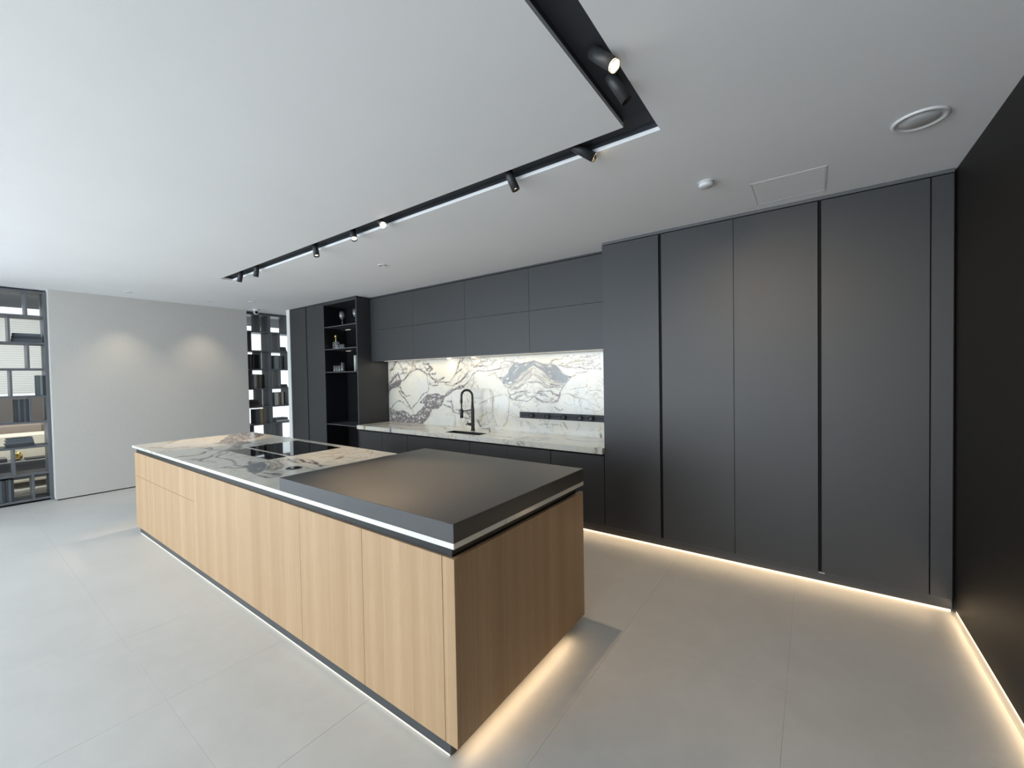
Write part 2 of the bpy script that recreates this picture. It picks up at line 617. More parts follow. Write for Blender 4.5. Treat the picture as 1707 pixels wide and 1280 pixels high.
# ---------------------------------------------------------------- marble slabs: veins as a point attribute
BACKSPLASH_VEINS = '''g 0.0676 -5.741,1.387 -5.679,1.442 -5.610,1.480 -5.459,1.523
g 0.0153 -5.459,1.523 -5.425,1.545 -5.359,1.571 -5.277,1.634 -5.228,1.685 -5.164,1.721 -5.040,1.746 -4.949,1.742 -4.890,1.715 -4.832,1.679 -4.797,1.638
g 0.0294 -5.737,1.497 -5.640,1.584 -5.536,1.658 -5.493,1.701
g 0.0318 -5.493,1.701 -5.479,1.636 -5.457,1.582 -5.425,1.539
g 0.0148 -5.728,1.738 -5.616,1.768 -5.581,1.821 -5.512,1.878
g 0.0118 -5.512,1.878 -5.431,1.838 -5.400,1.784 -5.372,1.683 -5.470,1.668
g 0.0090 -5.372,1.683 -5.244,1.686
t 0.0139 -5.128,1.871 -5.099,1.818 -5.039,1.754
g 0.0168 -4.900,1.863 -4.873,1.801 -4.816,1.739 -4.742,1.757 -4.770,1.808 -4.858,1.811
g 0.0155 -4.816,1.739 -4.759,1.697 -4.686,1.716 -4.728,1.767
g 0.0157 -4.890,1.720 -4.862,1.679 -4.774,1.667 -4.718,1.626
g 0.0107 -4.774,1.667 -4.631,1.655 -4.616,1.675
g 0.0118 -4.718,1.626 -4.634,1.576 -4.564,1.545 -4.579,1.511 -4.693,1.501 -4.765,1.506
g 0.0117 -4.564,1.555 -4.438,1.618 -4.521,1.594 -4.620,1.556
t 0.0101 -5.160,1.841 -5.067,1.848 -4.945,1.854
t 0.0102 -5.285,1.876 -5.191,1.831 -5.130,1.788
g 0.0111 -4.797,1.638 -4.792,1.577 -4.772,1.496 -4.781,1.446 -4.812,1.395 -4.902,1.353 -4.964,1.291 -5.026,1.218 -5.105,1.164 -5.184,1.130
g 0.0262 -5.453,1.443 -5.431,1.390 -5.351,1.337 -5.305,1.295
g 0.0222 -5.472,1.384 -5.416,1.326 -5.337,1.274 -5.245,1.181 -5.191,1.135
g 0.0103 -5.305,1.295 -5.209,1.308
g 0.0109 -5.743,1.090 -5.674,1.125 -5.638,1.170 -5.502,1.228 -5.420,1.224
g 0.0091 -5.388,1.219 -5.309,1.158 -5.214,1.150
g 0.0187 -5.727,1.074 -5.607,1.078 -5.508,1.060 -5.249,1.059
g 0.0342 -4.502,1.309 -4.433,1.315 -4.337,1.370 -4.256,1.409
g 0.0288 -4.256,1.409 -4.150,1.458 -4.047,1.491
g 0.0130 -4.047,1.491 -3.996,1.524 -3.957,1.561
g 0.0092 -4.489,1.270 -4.392,1.321 -4.243,1.409
g 0.0349 -4.533,1.180 -4.490,1.240 -4.447,1.300
g 0.0132 -4.227,1.505 -4.135,1.543 -4.109,1.552 -4.017,1.646 -3.954,1.673
g 0.0125 -4.536,1.555 -4.453,1.550 -4.399,1.535 -4.318,1.549 -4.250,1.621 -4.183,1.686 -4.091,1.722
g 0.0166 -4.250,1.621 -4.181,1.743 -4.154,1.800 -4.100,1.869
g 0.0152 -4.076,1.826 -4.050,1.862
t 0.0102 -4.413,1.511 -4.280,1.486 -4.174,1.515
g 0.0113 -4.505,1.191 -4.396,1.165 -4.329,1.167 -4.290,1.129 -4.238,1.093 -4.135,1.068
g 0.0170 -4.394,1.233 -4.313,1.245 -4.288,1.187 -4.289,1.149
g 0.0089 -4.237,1.131 -4.133,1.125
g 0.0361 -4.962,0.869 -4.855,0.967 -4.764,1.062 -4.719,1.109 -4.618,1.153 -4.533,1.180
g 0.0104 -4.116,1.474 -4.043,1.496 -3.970,1.549 -3.883,1.628 -3.771,1.678 -3.570,1.678 -3.427,1.692 -3.326,1.710 -3.214,1.720 -3.141,1.764
t 0.0075 -4.204,1.518 -4.114,1.550 -4.040,1.603 -3.953,1.666 -3.882,1.686
g 0.0125 -4.215,1.135 -4.141,1.104 -4.039,1.087 -3.954,1.069 -3.925,1.081
g 0.0062 -4.070,1.031 -3.998,1.013 -3.942,0.994
g 0.0148 -4.010,1.099 -3.941,1.037
t 0.0142 -3.894,1.750 -3.796,1.757 -3.727,1.797 -3.606,1.809
g 0.0118 -3.853,1.727 -3.769,1.746 -3.674,1.744 -3.569,1.726
t 0.0095 -3.919,1.856 -3.836,1.843 -3.726,1.859 -3.592,1.844
t 0.0098 -3.374,1.776 -3.274,1.803 -3.201,1.791 -3.129,1.764
t 0.0114 -3.611,1.619 -3.454,1.637 -3.429,1.586
t 0.0061 -3.862,1.622 -3.857,1.559 -3.902,1.453
t 0.0060 -3.817,1.506 -3.777,1.454
t 0.0080 -3.755,1.229 -3.646,1.278 -3.565,1.321 -3.486,1.343 -3.396,1.374 -3.320,1.385
t 0.0058 -3.563,1.424 -3.551,1.342 -3.555,1.198 -3.531,1.086
t 0.0081 -3.506,1.332 -3.516,1.199 -3.518,1.097 -3.494,1.016 -3.432,0.928
t 0.0078 -3.259,1.336 -3.256,1.207 -3.265,1.087 -3.291,1.006 -3.343,0.943
t 0.0055 -3.320,1.385 -3.272,1.336
t 0.0059 -3.773,1.034 -3.650,1.092 -3.544,1.106
t 0.0055 -3.265,1.087 -3.192,1.061 -3.084,1.066
g 0.0084 -3.775,0.950 -3.736,0.900 -3.750,0.868 -3.602,0.887
g 0.0312 -3.788,0.981 -3.762,0.919
g 0.0065 -3.128,1.231 -3.081,1.183 -3.035,1.160
t 0.0085 -2.419,1.688 -2.316,1.696
g 0.0093 -2.511,1.726 -2.419,1.688 -2.316,1.696 -2.206,1.696 -2.120,1.671 -1.932,1.672
t 0.0095 -2.464,1.745 -2.383,1.753 -2.293,1.770 -2.205,1.772 -2.129,1.794
t 0.0091 -2.182,1.826 -2.075,1.831 -1.950,1.854
g 0.0070 -2.118,1.774 -2.034,1.781
g 0.0079 -2.024,1.722 -1.942,1.687
t 0.0098 -2.605,1.791 -2.545,1.820 -2.475,1.797 -2.405,1.845
t 0.0083 -2.273,1.635 -2.185,1.628 -2.120,1.642
t 0.0138 -2.375,1.581 -2.318,1.585 -2.273,1.605
t 0.0041 -2.343,1.440 -2.232,1.445 -2.134,1.460 -2.132,1.549
t 0.0073 -2.459,1.378 -2.367,1.389 -2.277,1.360 -2.189,1.351 -2.083,1.304 -1.958,1.240
t 0.0052 -2.189,1.351 -2.212,1.311 -2.180,1.233
t 0.0061 -2.148,1.244 -2.063,1.217 -1.969,1.201
t 0.0041 -2.146,1.382 -2.102,1.421 -1.955,1.432
t 0.0043 -2.425,1.286 -2.346,1.258 -2.268,1.265
g 0.0077 -2.555,1.232 -2.497,1.182 -2.461,1.204
t 0.0086 -2.453,1.040 -2.396,0.951
t 0.0042 -2.227,1.052 -2.228,0.982 -2.273,0.929
g 0.0199 -1.962,0.921 -1.943,0.864
t 0.0045 -2.791,0.980 -2.655,1.009 -2.477,0.998
t 0.0082 -2.271,1.729 -2.140,1.736 -2.013,1.770
g 0.0133 -3.398,1.581 -3.330,1.505 -3.270,1.416 -3.253,1.356 -3.211,1.298
g 0.0096 -3.211,1.298 -3.138,1.338 -3.018,1.389 -2.914,1.390
g 0.0117 -3.211,1.298 -3.079,1.290 -2.997,1.292 -2.927,1.323 -2.869,1.352
g 0.0119 -3.259,1.366 -3.161,1.387 -3.136,1.412 -3.041,1.417 -2.971,1.413
g 0.0086 -3.150,1.309 -3.054,1.359 -2.972,1.370
t 0.0097 -2.874,1.709 -2.990,1.649 -3.085,1.583 -3.182,1.525 -3.305,1.495
g 0.0064 -2.875,1.676 -2.967,1.620 -3.062,1.563 -3.134,1.534
t 0.0085 -2.875,1.642 -2.944,1.600 -3.015,1.563 -3.110,1.524 -3.256,1.495
g 0.0075 -2.855,1.523 -2.946,1.514 -3.040,1.495 -3.135,1.456 -3.257,1.465
g 0.0105 -3.141,1.764 -3.034,1.764 -2.941,1.784 -2.866,1.806
g 0.0100 -3.398,1.581 -3.316,1.600 -3.266,1.624
t 0.0063 -2.876,1.600 -2.957,1.562 -3.039,1.514
g 0.0099 -3.306,1.465 -3.232,1.485 -3.135,1.485
g 0.0133 -2.338,1.581 -2.406,1.505 -2.466,1.416 -2.483,1.356 -2.525,1.298
g 0.0096 -2.525,1.298 -2.598,1.338 -2.718,1.389 -2.822,1.390
g 0.0117 -2.525,1.298 -2.657,1.290 -2.739,1.292 -2.809,1.323 -2.867,1.352
g 0.0119 -2.477,1.366 -2.575,1.387 -2.600,1.412 -2.695,1.417 -2.765,1.413
g 0.0086 -2.586,1.309 -2.682,1.359 -2.764,1.370
t 0.0097 -2.862,1.709 -2.746,1.649 -2.651,1.583 -2.554,1.525 -2.431,1.495
g 0.0064 -2.861,1.676 -2.769,1.620 -2.674,1.563 -2.602,1.534
t 0.0085 -2.861,1.642 -2.792,1.600 -2.721,1.563 -2.626,1.524 -2.480,1.495
g 0.0075 -2.881,1.523 -2.790,1.514 -2.696,1.495 -2.601,1.456 -2.479,1.465
g 0.0105 -2.595,1.764 -2.702,1.764 -2.795,1.784 -2.870,1.806
g 0.0100 -2.338,1.581 -2.420,1.600 -2.470,1.624
t 0.0063 -2.860,1.600 -2.779,1.562 -2.697,1.514
g 0.0099 -2.430,1.465 -2.504,1.485 -2.601,1.485
W 0 -5.728,1.749 -5.579,1.881 -4.885,1.868 -4.686,1.726 -4.564,1.555 -4.750,1.496 -4.804,1.638 -4.949,1.747 -5.164,1.721 -5.375,1.571 -5.736,1.519
W 0 -4.505,1.191 -4.394,1.243 -4.275,1.207 -4.237,1.131 -4.120,1.126 -4.122,1.059 -4.265,1.092 -4.397,1.155
W 0 -4.907,1.190 -4.614,1.277 -4.533,1.180 -4.852,1.049
W 0 -3.919,1.861 -3.565,1.864 -3.128,1.827 -3.129,1.754 -3.427,1.697 -3.730,1.693 -3.909,1.729
W 0 -4.214,1.146 -3.953,1.101 -3.927,0.995 -4.070,1.021
W 0 -3.258,1.386 -3.136,1.426 -2.959,1.428 -2.875,1.352 -2.927,1.303 -3.079,1.276 -3.211,1.298
W 0 -2.617,1.791 -2.474,1.848 -1.939,1.854 -1.932,1.672 -2.173,1.687 -2.453,1.704
W 0 -2.478,1.386 -2.600,1.426 -2.777,1.428 -2.861,1.352 -2.809,1.303 -2.657,1.276 -2.525,1.298
B 0 -5.753,1.057 -5.541,1.062 -5.249,1.049 -5.187,1.025 -5.062,1.051 -4.969,1.106 -4.877,1.191 -4.996,1.208 -4.904,1.282 -4.798,1.365 -4.697,1.366 -4.597,1.367 -4.515,1.329 -4.433,1.315 -4.476,1.251 -4.533,1.180 -4.618,1.153 -4.733,1.114 -4.764,1.052 -4.840,0.968 -4.962,0.864 -5.761,0.847
B 0 -5.737,1.497 -5.608,1.529 -5.498,1.561 -5.426,1.529 -5.461,1.454 -5.612,1.432 -5.742,1.354
S 0 -2.866,1.810 -2.952,1.783 -3.070,1.757 -3.165,1.745 -3.227,1.698 -3.265,1.634 -3.379,1.584 -3.330,1.515 -3.231,1.515 -3.145,1.544 -3.061,1.611 -2.966,1.677 -2.868,1.740
S 0 -2.870,1.810 -2.784,1.783 -2.666,1.757 -2.571,1.745 -2.509,1.698 -2.471,1.634 -2.357,1.584 -2.406,1.515 -2.505,1.515 -2.591,1.544 -2.675,1.611 -2.770,1.677 -2.868,1.740
T 0 -2.868,1.709 -3.061,1.602 -3.206,1.525 -3.330,1.505 -3.258,1.426 -3.184,1.426 -3.076,1.446 -2.958,1.505 -2.871,1.542
T 0 -2.868,1.709 -2.675,1.602 -2.530,1.525 -2.406,1.505 -2.478,1.426 -2.552,1.426 -2.660,1.446 -2.778,1.505 -2.865,1.542'''
ISLAND_VEINS = '''t 0.0220 -5.270,1.758 -5.189,1.783 -5.064,1.813 -5.018,1.860 -5.017,1.946 -5.223,2.103 -5.399,2.255 -5.600,2.373
g 0.0506 -5.017,1.946 -4.867,1.824 -4.747,1.738 -4.583,1.653
g 0.0132 -4.632,1.590 -4.618,1.632 -4.583,1.653
g 0.0112 -4.369,1.424 -4.493,1.505 -4.627,1.593
g 0.0159 -4.272,1.338 -4.297,1.379 -4.365,1.427
g 0.0110 -4.530,1.615 -4.402,1.528 -4.266,1.456
g 0.0094 -4.266,1.456 -4.065,1.434 -3.902,1.425 -3.744,1.407 -3.604,1.385
g 0.0113 -3.814,1.531 -3.728,1.504 -3.658,1.472
t 0.0087 -4.095,1.362 -4.080,1.398
g 0.0109 -3.772,1.330 -3.748,1.368
g 0.0085 -3.779,1.255 -3.748,1.321 -3.625,1.338 -3.558,1.367
g 0.0113 -3.249,1.305 -3.180,1.328 -3.072,1.337 -3.059,1.402
t 0.0090 -3.300,1.437 -3.439,1.532 -3.527,1.576 -3.624,1.593 -3.682,1.584
t 0.0100 -3.262,1.460 -3.362,1.556 -3.465,1.613 -3.581,1.645 -3.640,1.636
g 0.0078 -3.322,1.423 -3.486,1.528
g 0.0106 -3.605,1.683 -3.612,1.733 -3.537,1.724 -3.432,1.709 -3.382,1.714
t 0.0099 -3.664,1.758 -3.607,1.778 -3.611,1.818
g 0.0111 -4.746,1.488 -4.771,1.543 -4.863,1.597 -4.971,1.608
g 0.0105 -4.749,1.852 -4.771,1.920 -4.730,1.984 -4.639,2.057
t 0.0141 -5.074,1.958 -4.971,1.973 -4.813,1.936
t 0.0090 -3.248,1.426 -3.350,1.517 -3.498,1.593 -3.566,1.603
g 0.0203 -3.238,1.371 -3.164,1.396 -3.090,1.413
g 0.0125 -3.685,1.761 -3.564,1.739 -3.534,1.788 -3.320,1.740 -3.349,1.808 -3.440,1.814
g 0.0077 -3.320,1.740 -3.184,1.739 -3.061,1.747
g 0.0130 -3.349,1.808 -3.221,1.744 -3.139,1.739 -3.095,1.793
t 0.0051 -3.180,1.636 -3.050,1.665
t 0.0175 -3.442,1.938 -3.395,1.998 -3.314,2.014 -3.275,1.943
t 0.0106 -3.673,2.039 -3.534,2.050 -3.490,2.147
t 0.0177 -5.576,1.276 -5.491,1.301 -5.386,1.315 -5.291,1.370 -5.307,1.432 -5.225,1.503
t 0.0164 -5.928,1.437 -5.887,1.489 -5.933,1.577
t 0.0197 -5.898,1.568 -5.957,1.683 -5.946,1.782
t 0.0160 -5.711,1.425 -5.749,1.484 -5.860,1.590
g 0.0139 -4.616,1.284 -4.582,1.342 -4.597,1.412 -4.748,1.487
g 0.0158 -4.377,1.281 -4.321,1.315 -4.325,1.384 -4.370,1.431
g 0.0117 -5.082,1.562 -4.773,1.559 -4.677,1.615
g 0.0118 -4.244,1.327 -4.045,1.313
S 0 -3.620,1.375 -3.667,1.418 -3.670,1.476 -3.750,1.517 -3.741,1.548 -3.666,1.568 -3.521,1.531 -3.407,1.460 -3.293,1.399 -3.270,1.351 -3.249,1.305 -3.357,1.318 -3.490,1.364
B 0 -5.270,1.758 -5.457,1.876 -5.833,2.067 -5.913,2.189 -5.945,2.376 -5.617,2.380 -5.346,2.233 -5.240,2.046 -5.017,1.946 -4.952,1.856 -5.081,1.824'''
COUNTER_VEINS = '''t 0.0242 -5.512,4.239 -4.933,4.178 -4.606,4.301 -4.311,4.270 -4.025,4.078
t 0.0293 -5.544,3.759 -5.554,4.004 -5.470,4.206
g 0.0243 -4.977,3.825 -4.707,3.669
g 0.0230 -4.688,3.720 -4.463,3.586
g 0.0222 -4.468,3.638 -4.296,3.542
g 0.0223 -4.410,3.709 -4.239,3.611
g 0.0221 -4.322,3.718 -4.163,3.615
t 0.0223 -4.883,3.875 -4.600,3.895 -4.449,4.019
t 0.0148 -2.101,3.751 -1.930,3.725 -1.791,3.747 -1.707,3.885
t 0.0174 -2.263,4.148 -2.028,4.132 -1.832,4.172
T 0 -3.174,3.965 -2.836,4.067 -2.532,4.196 -2.404,4.146 -2.419,3.910 -2.640,3.785'''


def warp(P, amp, freq, seed):
    rs = np.random.RandomState(seed)
    out = P.copy()
    for k in range(5):
        f = freq * (1.7 ** k)
        a = amp / (1.55 ** k)
        for c in (0, 1):
            th = rs.rand() * 6.28
            d = np.array([math.cos(th), math.sin(th)])
            out[:, c] += a * np.sin((P @ d) * f + rs.rand() * 6.28 + 0.8 * np.sin(P[:, 1 - c] * f * 0.7 + rs.rand() * 6.28))
    return out


def vein_masks(P, text, seed, amp=0.010, freq=9.0, wscale=1.0):
    Q = warp(P, amp, freq, seed)
    wmod = 0.5 + 0.5 * np.sin(warp(P, 0.05, 6.0, seed + 5)[:, 0] * 21.0 + 3 * P[:, 1])
    out = np.zeros((len(P), 4))
    for line in text.strip().split('\n'):
        w = line.split()
        ch, width = w[0], float(w[1])
        pts = np.array([[float(v) for v in q.split(',')] for q in w[2:]])
        if ch in 'gt':
            dmin = np.full(len(P), 9.0)
            for a, b in zip(pts, pts[1:]):
                ab = b - a
                tt = np.clip(((Q - a) @ ab) / max(ab @ ab, 1e-9), 0, 1)
                d = np.linalg.norm(Q - a - tt[:, None] * ab, axis=1)
                dmin = np.minimum(dmin, d)
            hw = width * (0.42 + 0.55 * wmod) * wscale
            v = 1 - np.clip((dmin - 0.55 * hw) / (0.75 * hw), 0, 1)
            v = v * v * (3 - 2 * v)
            c = 0 if ch == 'g' else 1
            out[:, c] = np.maximum(out[:, c], v)
            # a soft halo along the vein
            out[:, 1] = np.maximum(out[:, 1], 0.10 * np.exp(-(dmin / (2.2 * width)) ** 2))
        else:
            x, y = Q[:, 0], Q[:, 1]
            ins = np.zeros(len(P), bool)
            n = len(pts)
            for i in range(n):
                (xa, ya), (xb, yb) = pts[i], pts[(i + 1) % n]
                if ya == yb:
                    continue
                ins ^= ((ya > y) != (yb > y)) & (x < (xb - xa) * (y - ya) / (yb - ya) + xa)
            if ch == 'W':
                out[:, 2] = np.maximum(out[:, 2], ins * 0.5)
            elif ch == 'B':
                out[:, 2] = np.maximum(out[:, 2], ins * 1.0)
            elif ch == 'S':
                out[:, 3] = np.maximum(out[:, 3], ins * 1.0)
            else:
                out[:, 1] = np.maximum(out[:, 1], ins * 0.26)
    return out


def marble_slab(name, plane, u0, u1, v0, v1, wf, wb, text, seed, step=0.006, hole=None, parent=None, label=None, cat=None, kind=None, amp=0.010, wscale=1.0):
    """front face a fine grid at w=wf, edges drawn back to w=wb; plane 'xy' (w is z) or 'xz' (w is y)"""
    def axis(a, b, marks):
        stops = sorted([a, b] + [m for m in marks if a < m < b])
        out = []
        for p, q in zip(stops, stops[1:]):
            n = max(1, int(round((q - p) / step)))
            out += list(np.linspace(p, q, n, endpoint=False))
        return np.array(out + [b])
    us = axis(u0, u1, hole[:2] if hole else [])
    vs = axis(v0, v1, hole[2:] if hole else [])
    nu, nv = len(us), len(vs)
    U, V = np.meshgrid(us, vs, indexing='ij')
    P = np.stack([U.ravel(), V.ravel()], 1)
    att = vein_masks(P, text, seed, amp, wscale=wscale)
    i, j = np.meshgrid(np.arange(nu - 1), np.arange(nv - 1), indexing='ij')
    a = i * nv + j
    quads = np.stack([a, a + nv, a + nv + 1, a + 1], -1).reshape(-1, 4)
    if hole:
        cu = (us[:-1] + us[1:]) / 2
        cv = (vs[:-1] + vs[1:]) / 2
        CU, CV = np.meshgrid(cu, cv, indexing='ij')
        inside = (CU > hole[0]) & (CU < hole[1]) & (CV > hole[2]) & (CV < hole[3])
        quads = quads[~inside.ravel()]
    # boundary edges -> side walls
    e = np.concatenate([quads[:, [k, (k + 1) % 4]] for k in range(4)])
    key = np.sort(e, 1)
    _, inv, cnt = np.unique(key, axis=0, return_inverse=True, return_counts=True)
    be = e[cnt[inv.ravel()] == 1]
    used = np.unique(be)
    remap = -np.ones(nu * nv, int)
    remap[used] = nu * nv + np.arange(len(used))
    sides = np.stack([be[:, 1], be[:, 0], remap[be[:, 0]], remap[be[:, 1]]], 1)
    P2 = P[used]
    cu0, cv0 = (u0 + u1) / 2, (v0 + v1) / 2
    uu = np.concatenate([P[:, 0], P2[:, 0]]) - cu0
    ww = np.concatenate([np.full(len(P), wf), np.full(len(P2), wb)])
    vv = np.concatenate([P[:, 1], P2[:, 1]])
    if plane == 'xy':
        org = (cu0, cv0, min(wf, wb))
        co = np.stack([uu, vv - cv0, ww - org[2]], 1)
    else:
        org = (cu0, (wf + wb) / 2, v0)
        co = np.stack([uu, ww - org[1], vv - v0], 1)
    faces = np.concatenate([quads, sides])
    # drop grid verts that the hole left unused
    live = np.unique(faces)
    rm = -np.ones(len(co), int)
    rm[live] = np.arange(len(live))
    me = bpy.data.meshes.new(name)
    me.from_pydata(co[live].tolist(), [], rm[faces].tolist())
    at = me.color_attributes.new('veins', 'FLOAT_COLOR', 'POINT')
    full = np.concatenate([att, att[used]])[live]
    at.data.foreach_set('color', full.astype(np.float32).ravel())
    me.materials.append(M['marble'])
    me.update()
    o = bpy.data.objects.new(name, me)
    COL.objects.link(o)
    place(o, org, parent)
    return tag(o, label, cat, None, kind)


# ================================================================ THE SETTING
XR = 0.755          # right wall
XW = -8.43          # left wall panel face
XS = -8.58          # bookcase fronts
DS = 0.35           # bookcase depth
ZC = 2.90           # ceiling
YB = 4.45           # back wall
YF = -6.0           # front glazing
YC = 3.855          # cabinet fronts

# floor: a joint-coloured bed with one object per stone tile
floor = struct('floor', M['grout'], (-11.3, 1.0, -6.4, 7.2, -0.10, -0.0014))
TX, TY = 0.852, 1.83
tile_mesh = {}
kx0, kx1 = -11, 5
for kx in range(kx0, kx1):
    for ky in range(-4, 4):
        x0 = max(-2.665 + TX * kx, -11.3)
        x1 = min(-2.665 + TX * (kx + 1), 1.0)
        y0 = max(0.64 + TY * ky, -6.4)
        y1 = min(0.64 + TY * (ky + 1), 7.2)
        if x1 - x0 < 0.05 or y1 - y0 < 0.05:
            continue
        if x1 > 0.76:
            x1 = 0.79
        key = (round(x1 - x0, 3), round(y1 - y0, 3))
        if key not in tile_mesh:
            o = MB().box(x0 + 0.0005, x1 - 0.0005, y0 + 0.0005, y1 - 0.0005, -0.0014, 0.0, bev=0.0004).build('tile', M['tile'], floor)
            tile_mesh[key] = o
        else:
            o = tile_mesh[key].copy()
            COL.objects.link(o)
            o.location = Vector(((x0 + x1) / 2, (y0 + y1) / 2, -0.0014)) - floor.location

# ceiling with the L-shaped slot of the light track
TXa, TXb, TYa, TYb = -6.05, -0.647, 2.13, 2.27     # run parallel to the cabinets
TVa = -0.795                                        # run towards the glazing
T1 = ZC + 0.022
c = MB()
c.box(-8.95, TXb, TYb, YB, ZC, T1).box(-8.95, TXa, TYa, TYb, ZC, T1).box(-8.95, TVa, YF, TYa, ZC, T1).box(TXb, 0.9, YF, YB, ZC, T1).box(TVa, TXb, YF, -3.0, ZC, T1)
ceiling = c.build('ceiling', M['ceiling'], kind='structure')
ch = MB()
h = 0.003
CT = T1 + 0.026
ch.box(TXa - h, TXb + h, TYa - h, TYb + h, CT, CT + 0.004).box(TVa - h, TXb + h, -3.0 - h, TYa, CT, CT + 0.004)
ch.box(TXa - h, TXb + h, TYb, TYb + h, T1, CT).box(TXa - h, TVa, TYa - h, TYa, T1, CT).box(TXa - h, TXa, TYa, TYb, T1, CT)
ch.box(TXb, TXb + h, -3.0 - h, TYb, T1, CT).box(TVa - h, TVa, -3.0 - h, TYa - h, T1, CT).box(TVa, TXb, -3.0 - h, -3.0, T1, CT)
channel = ch.build('trim_1', M['track'], kind='structure')
struct('wall_back', M['white'], (-8.95, 0.95, YB, YB + 0.12, 0, ZC))
struct('wall_right', M['white'], (0.84, 0.95, YF, YB, 0, ZC))
MB().box(XR, 0.81, YF + 0.02, 3.90, 0.040, ZC - 0.003).build('trim_2', M['darkwall'], kind='structure', label='near-black panelling of the right wall')
# left: the linen panel between the two open bookcases, and the wall further forward
wl = MB().box(-8.93, XW, 0.92, 3.37, 0.016, ZC).build('wall_left', M['linen'], kind='structure')
box('shadow_gap', M['gap'], (-8.91, XW - 0.02, 0.94, 3.35, 0.0, 0.016), wl)
wl2 = MB().box(-8.93, XW, YF, -5.7, 0.0, ZC).box(-8.93, XW, -1.2, -0.62, 0.0, ZC).box(-8.93, XW, -5.7, -1.2, 2.84, ZC)
wl2.build('wall_left.001', M['linen'], kind='structure')
w4 = MB().box(-8.80, -8.793, -5.7, -1.2, 0.05, 2.80).build('window_4', M['pane'], kind='structure')
for k in range(4):
    y = -5.7 + 4.5 * k / 3
    box('mullion', M['frame'], (-8.792, -8.73, max(y - 0.03, -5.7), min(y + 0.03, -1.2), 0.05, 2.79), w4)
box('frame_rail', M['frame'], (-8.792, -8.73, -5.7, -1.2, 0.0, 0.05), w4)
box('frame_rail', M['frame'], (-8.792, -8.73, -5.7, -1.2, 2.79, 2.84), w4)
struct('wall_left.002', M['white'], (-8.93, XS, 4.37, YB, 0.0, ZC))

# front wall: a big glazing behind the photographer
wf = MB()
GX0, GX1 = -8.5, 0.3
wf.box(-8.95, GX0, YF - 0.12, YF, 0, ZC).box(GX1, 0.95, YF - 0.12, YF, 0, ZC).box(GX0, GX1, YF - 0.12, YF, 2.84, ZC)
wf.build('wall_front', M['white'], kind='structure')
w1 = MB().box(GX0, GX1, YF - 0.075, YF - 0.068, 0.05, 2.80).build('window_1', M['pane'], kind='structure')
for k in range(7):
    x = GX0 + (GX1 - GX0) * k / 6
    box('mullion', M['frame'], (max(x - 0.03, GX0), min(x + 0.03, GX1), YF - 0.068, YF - 0.01, 0.05, 2.79), w1)
box('frame_rail', M['frame'], (GX0, GX1, YF - 0.068, YF - 0.01, 0.0, 0.05), w1)
box('frame_rail', M['frame'], (GX0, GX1, YF - 0.068, YF - 0.01, 2.79, 2.84), w1)

# lounge beyond the bookcases
XF = -11.0
lw = MB()
lw.box(XF - 0.12, XF, -1.1, -0.6, 0, 2.96).box(XF - 0.12, XF, 2.6, 3.2, 0, 2.96).box(XF - 0.12, XF, 6.9, 7.2, 0, 2.96)
lw.box(XF - 0.12, XF, -0.6, 2.6, 0, 1.40)
lw.build('wall_far', M['wall_low'], kind='structure')
struct('wall_lounge_end', M['white'], (-11.1, -8.8, 7.1, 7.2, 0, 2.96))
struct('wall_lounge_side', M['white'], (-8.95, -8.85, YB + 0.12, 7.1, 0, 2.96))
lf = MB().box(-11.1, -10.95, -1.1, -1.0, 0, 2.96).box(-10.95, -8.93, -1.1, -1.0, 2.8, 2.96)
lf.build('wall_lounge_front', M['white'], kind='structure')
w5 = MB().box(-10.94, -8.94, -1.06, -1.054, 0.0, 2.79).build('window_5', M['pane'], kind='structure')
for x in (-10.92, -9.95, -8.97):
    box('mullion', M['frame'], (x - 0.02, x + 0.02, -1.053, -1.01, 0.0, 2.79), w5)
struct('ceiling.001', M['dark_ceiling'], (-11.0, -8.95, -1.0, 7.1, ZC + 0.015, ZC + 0.06))
w2 = MB().box(XF - 0.08, XF - 0.074, 3.2, 6.9, 0.0, 2.90).build('window_2', M['pane'], kind='structure')
for y in (3.23, 6.87):
    box('mullion', M['frame'], (XF - 0.074, XF - 0.02, y - 0.03, y + 0.03, 0, 2.90), w2)
w3 = MB().box(XF - 0.08, XF - 0.074, -0.6, 2.6, 1.40, 2.90).build('window_3', M['pane'], kind='structure')
for y in (-0.57, 0.5, 1.55, 2.57):
    box('mullion', M['frame'], (XF - 0.074, XF - 0.05, y - 0.025, y + 0.025, 1.40, 2.90), w3)
bl = thing('window_blind', 'white horizontal blind across the far lounge window behind the left bookcase', 'blind', (XF - 0.02, 1.0, 1.42))
sl = MB()
for k in range(34):
    z = 2.755 - 0.039 * k
    sl.box(XF - 0.033, XF - 0.027 + 0.004, -0.58, 2.58, z - 0.0185, z + 0.0175)
o = sl.build('slats', M['blind'], bl)
o['kind'] = 'stuff'
box('headrail', M['frame'], (XF - 0.045, XF - 0.005, -0.58, 2.58, 2.775, 2.81), bl)

# ================================================================ TALL CABINETS ON THE RIGHT
def panel(name, m, b, parent, bev=0.0012, **kw):
    return MB().box(*b, bev=bev).build(name, m, parent, **kw)


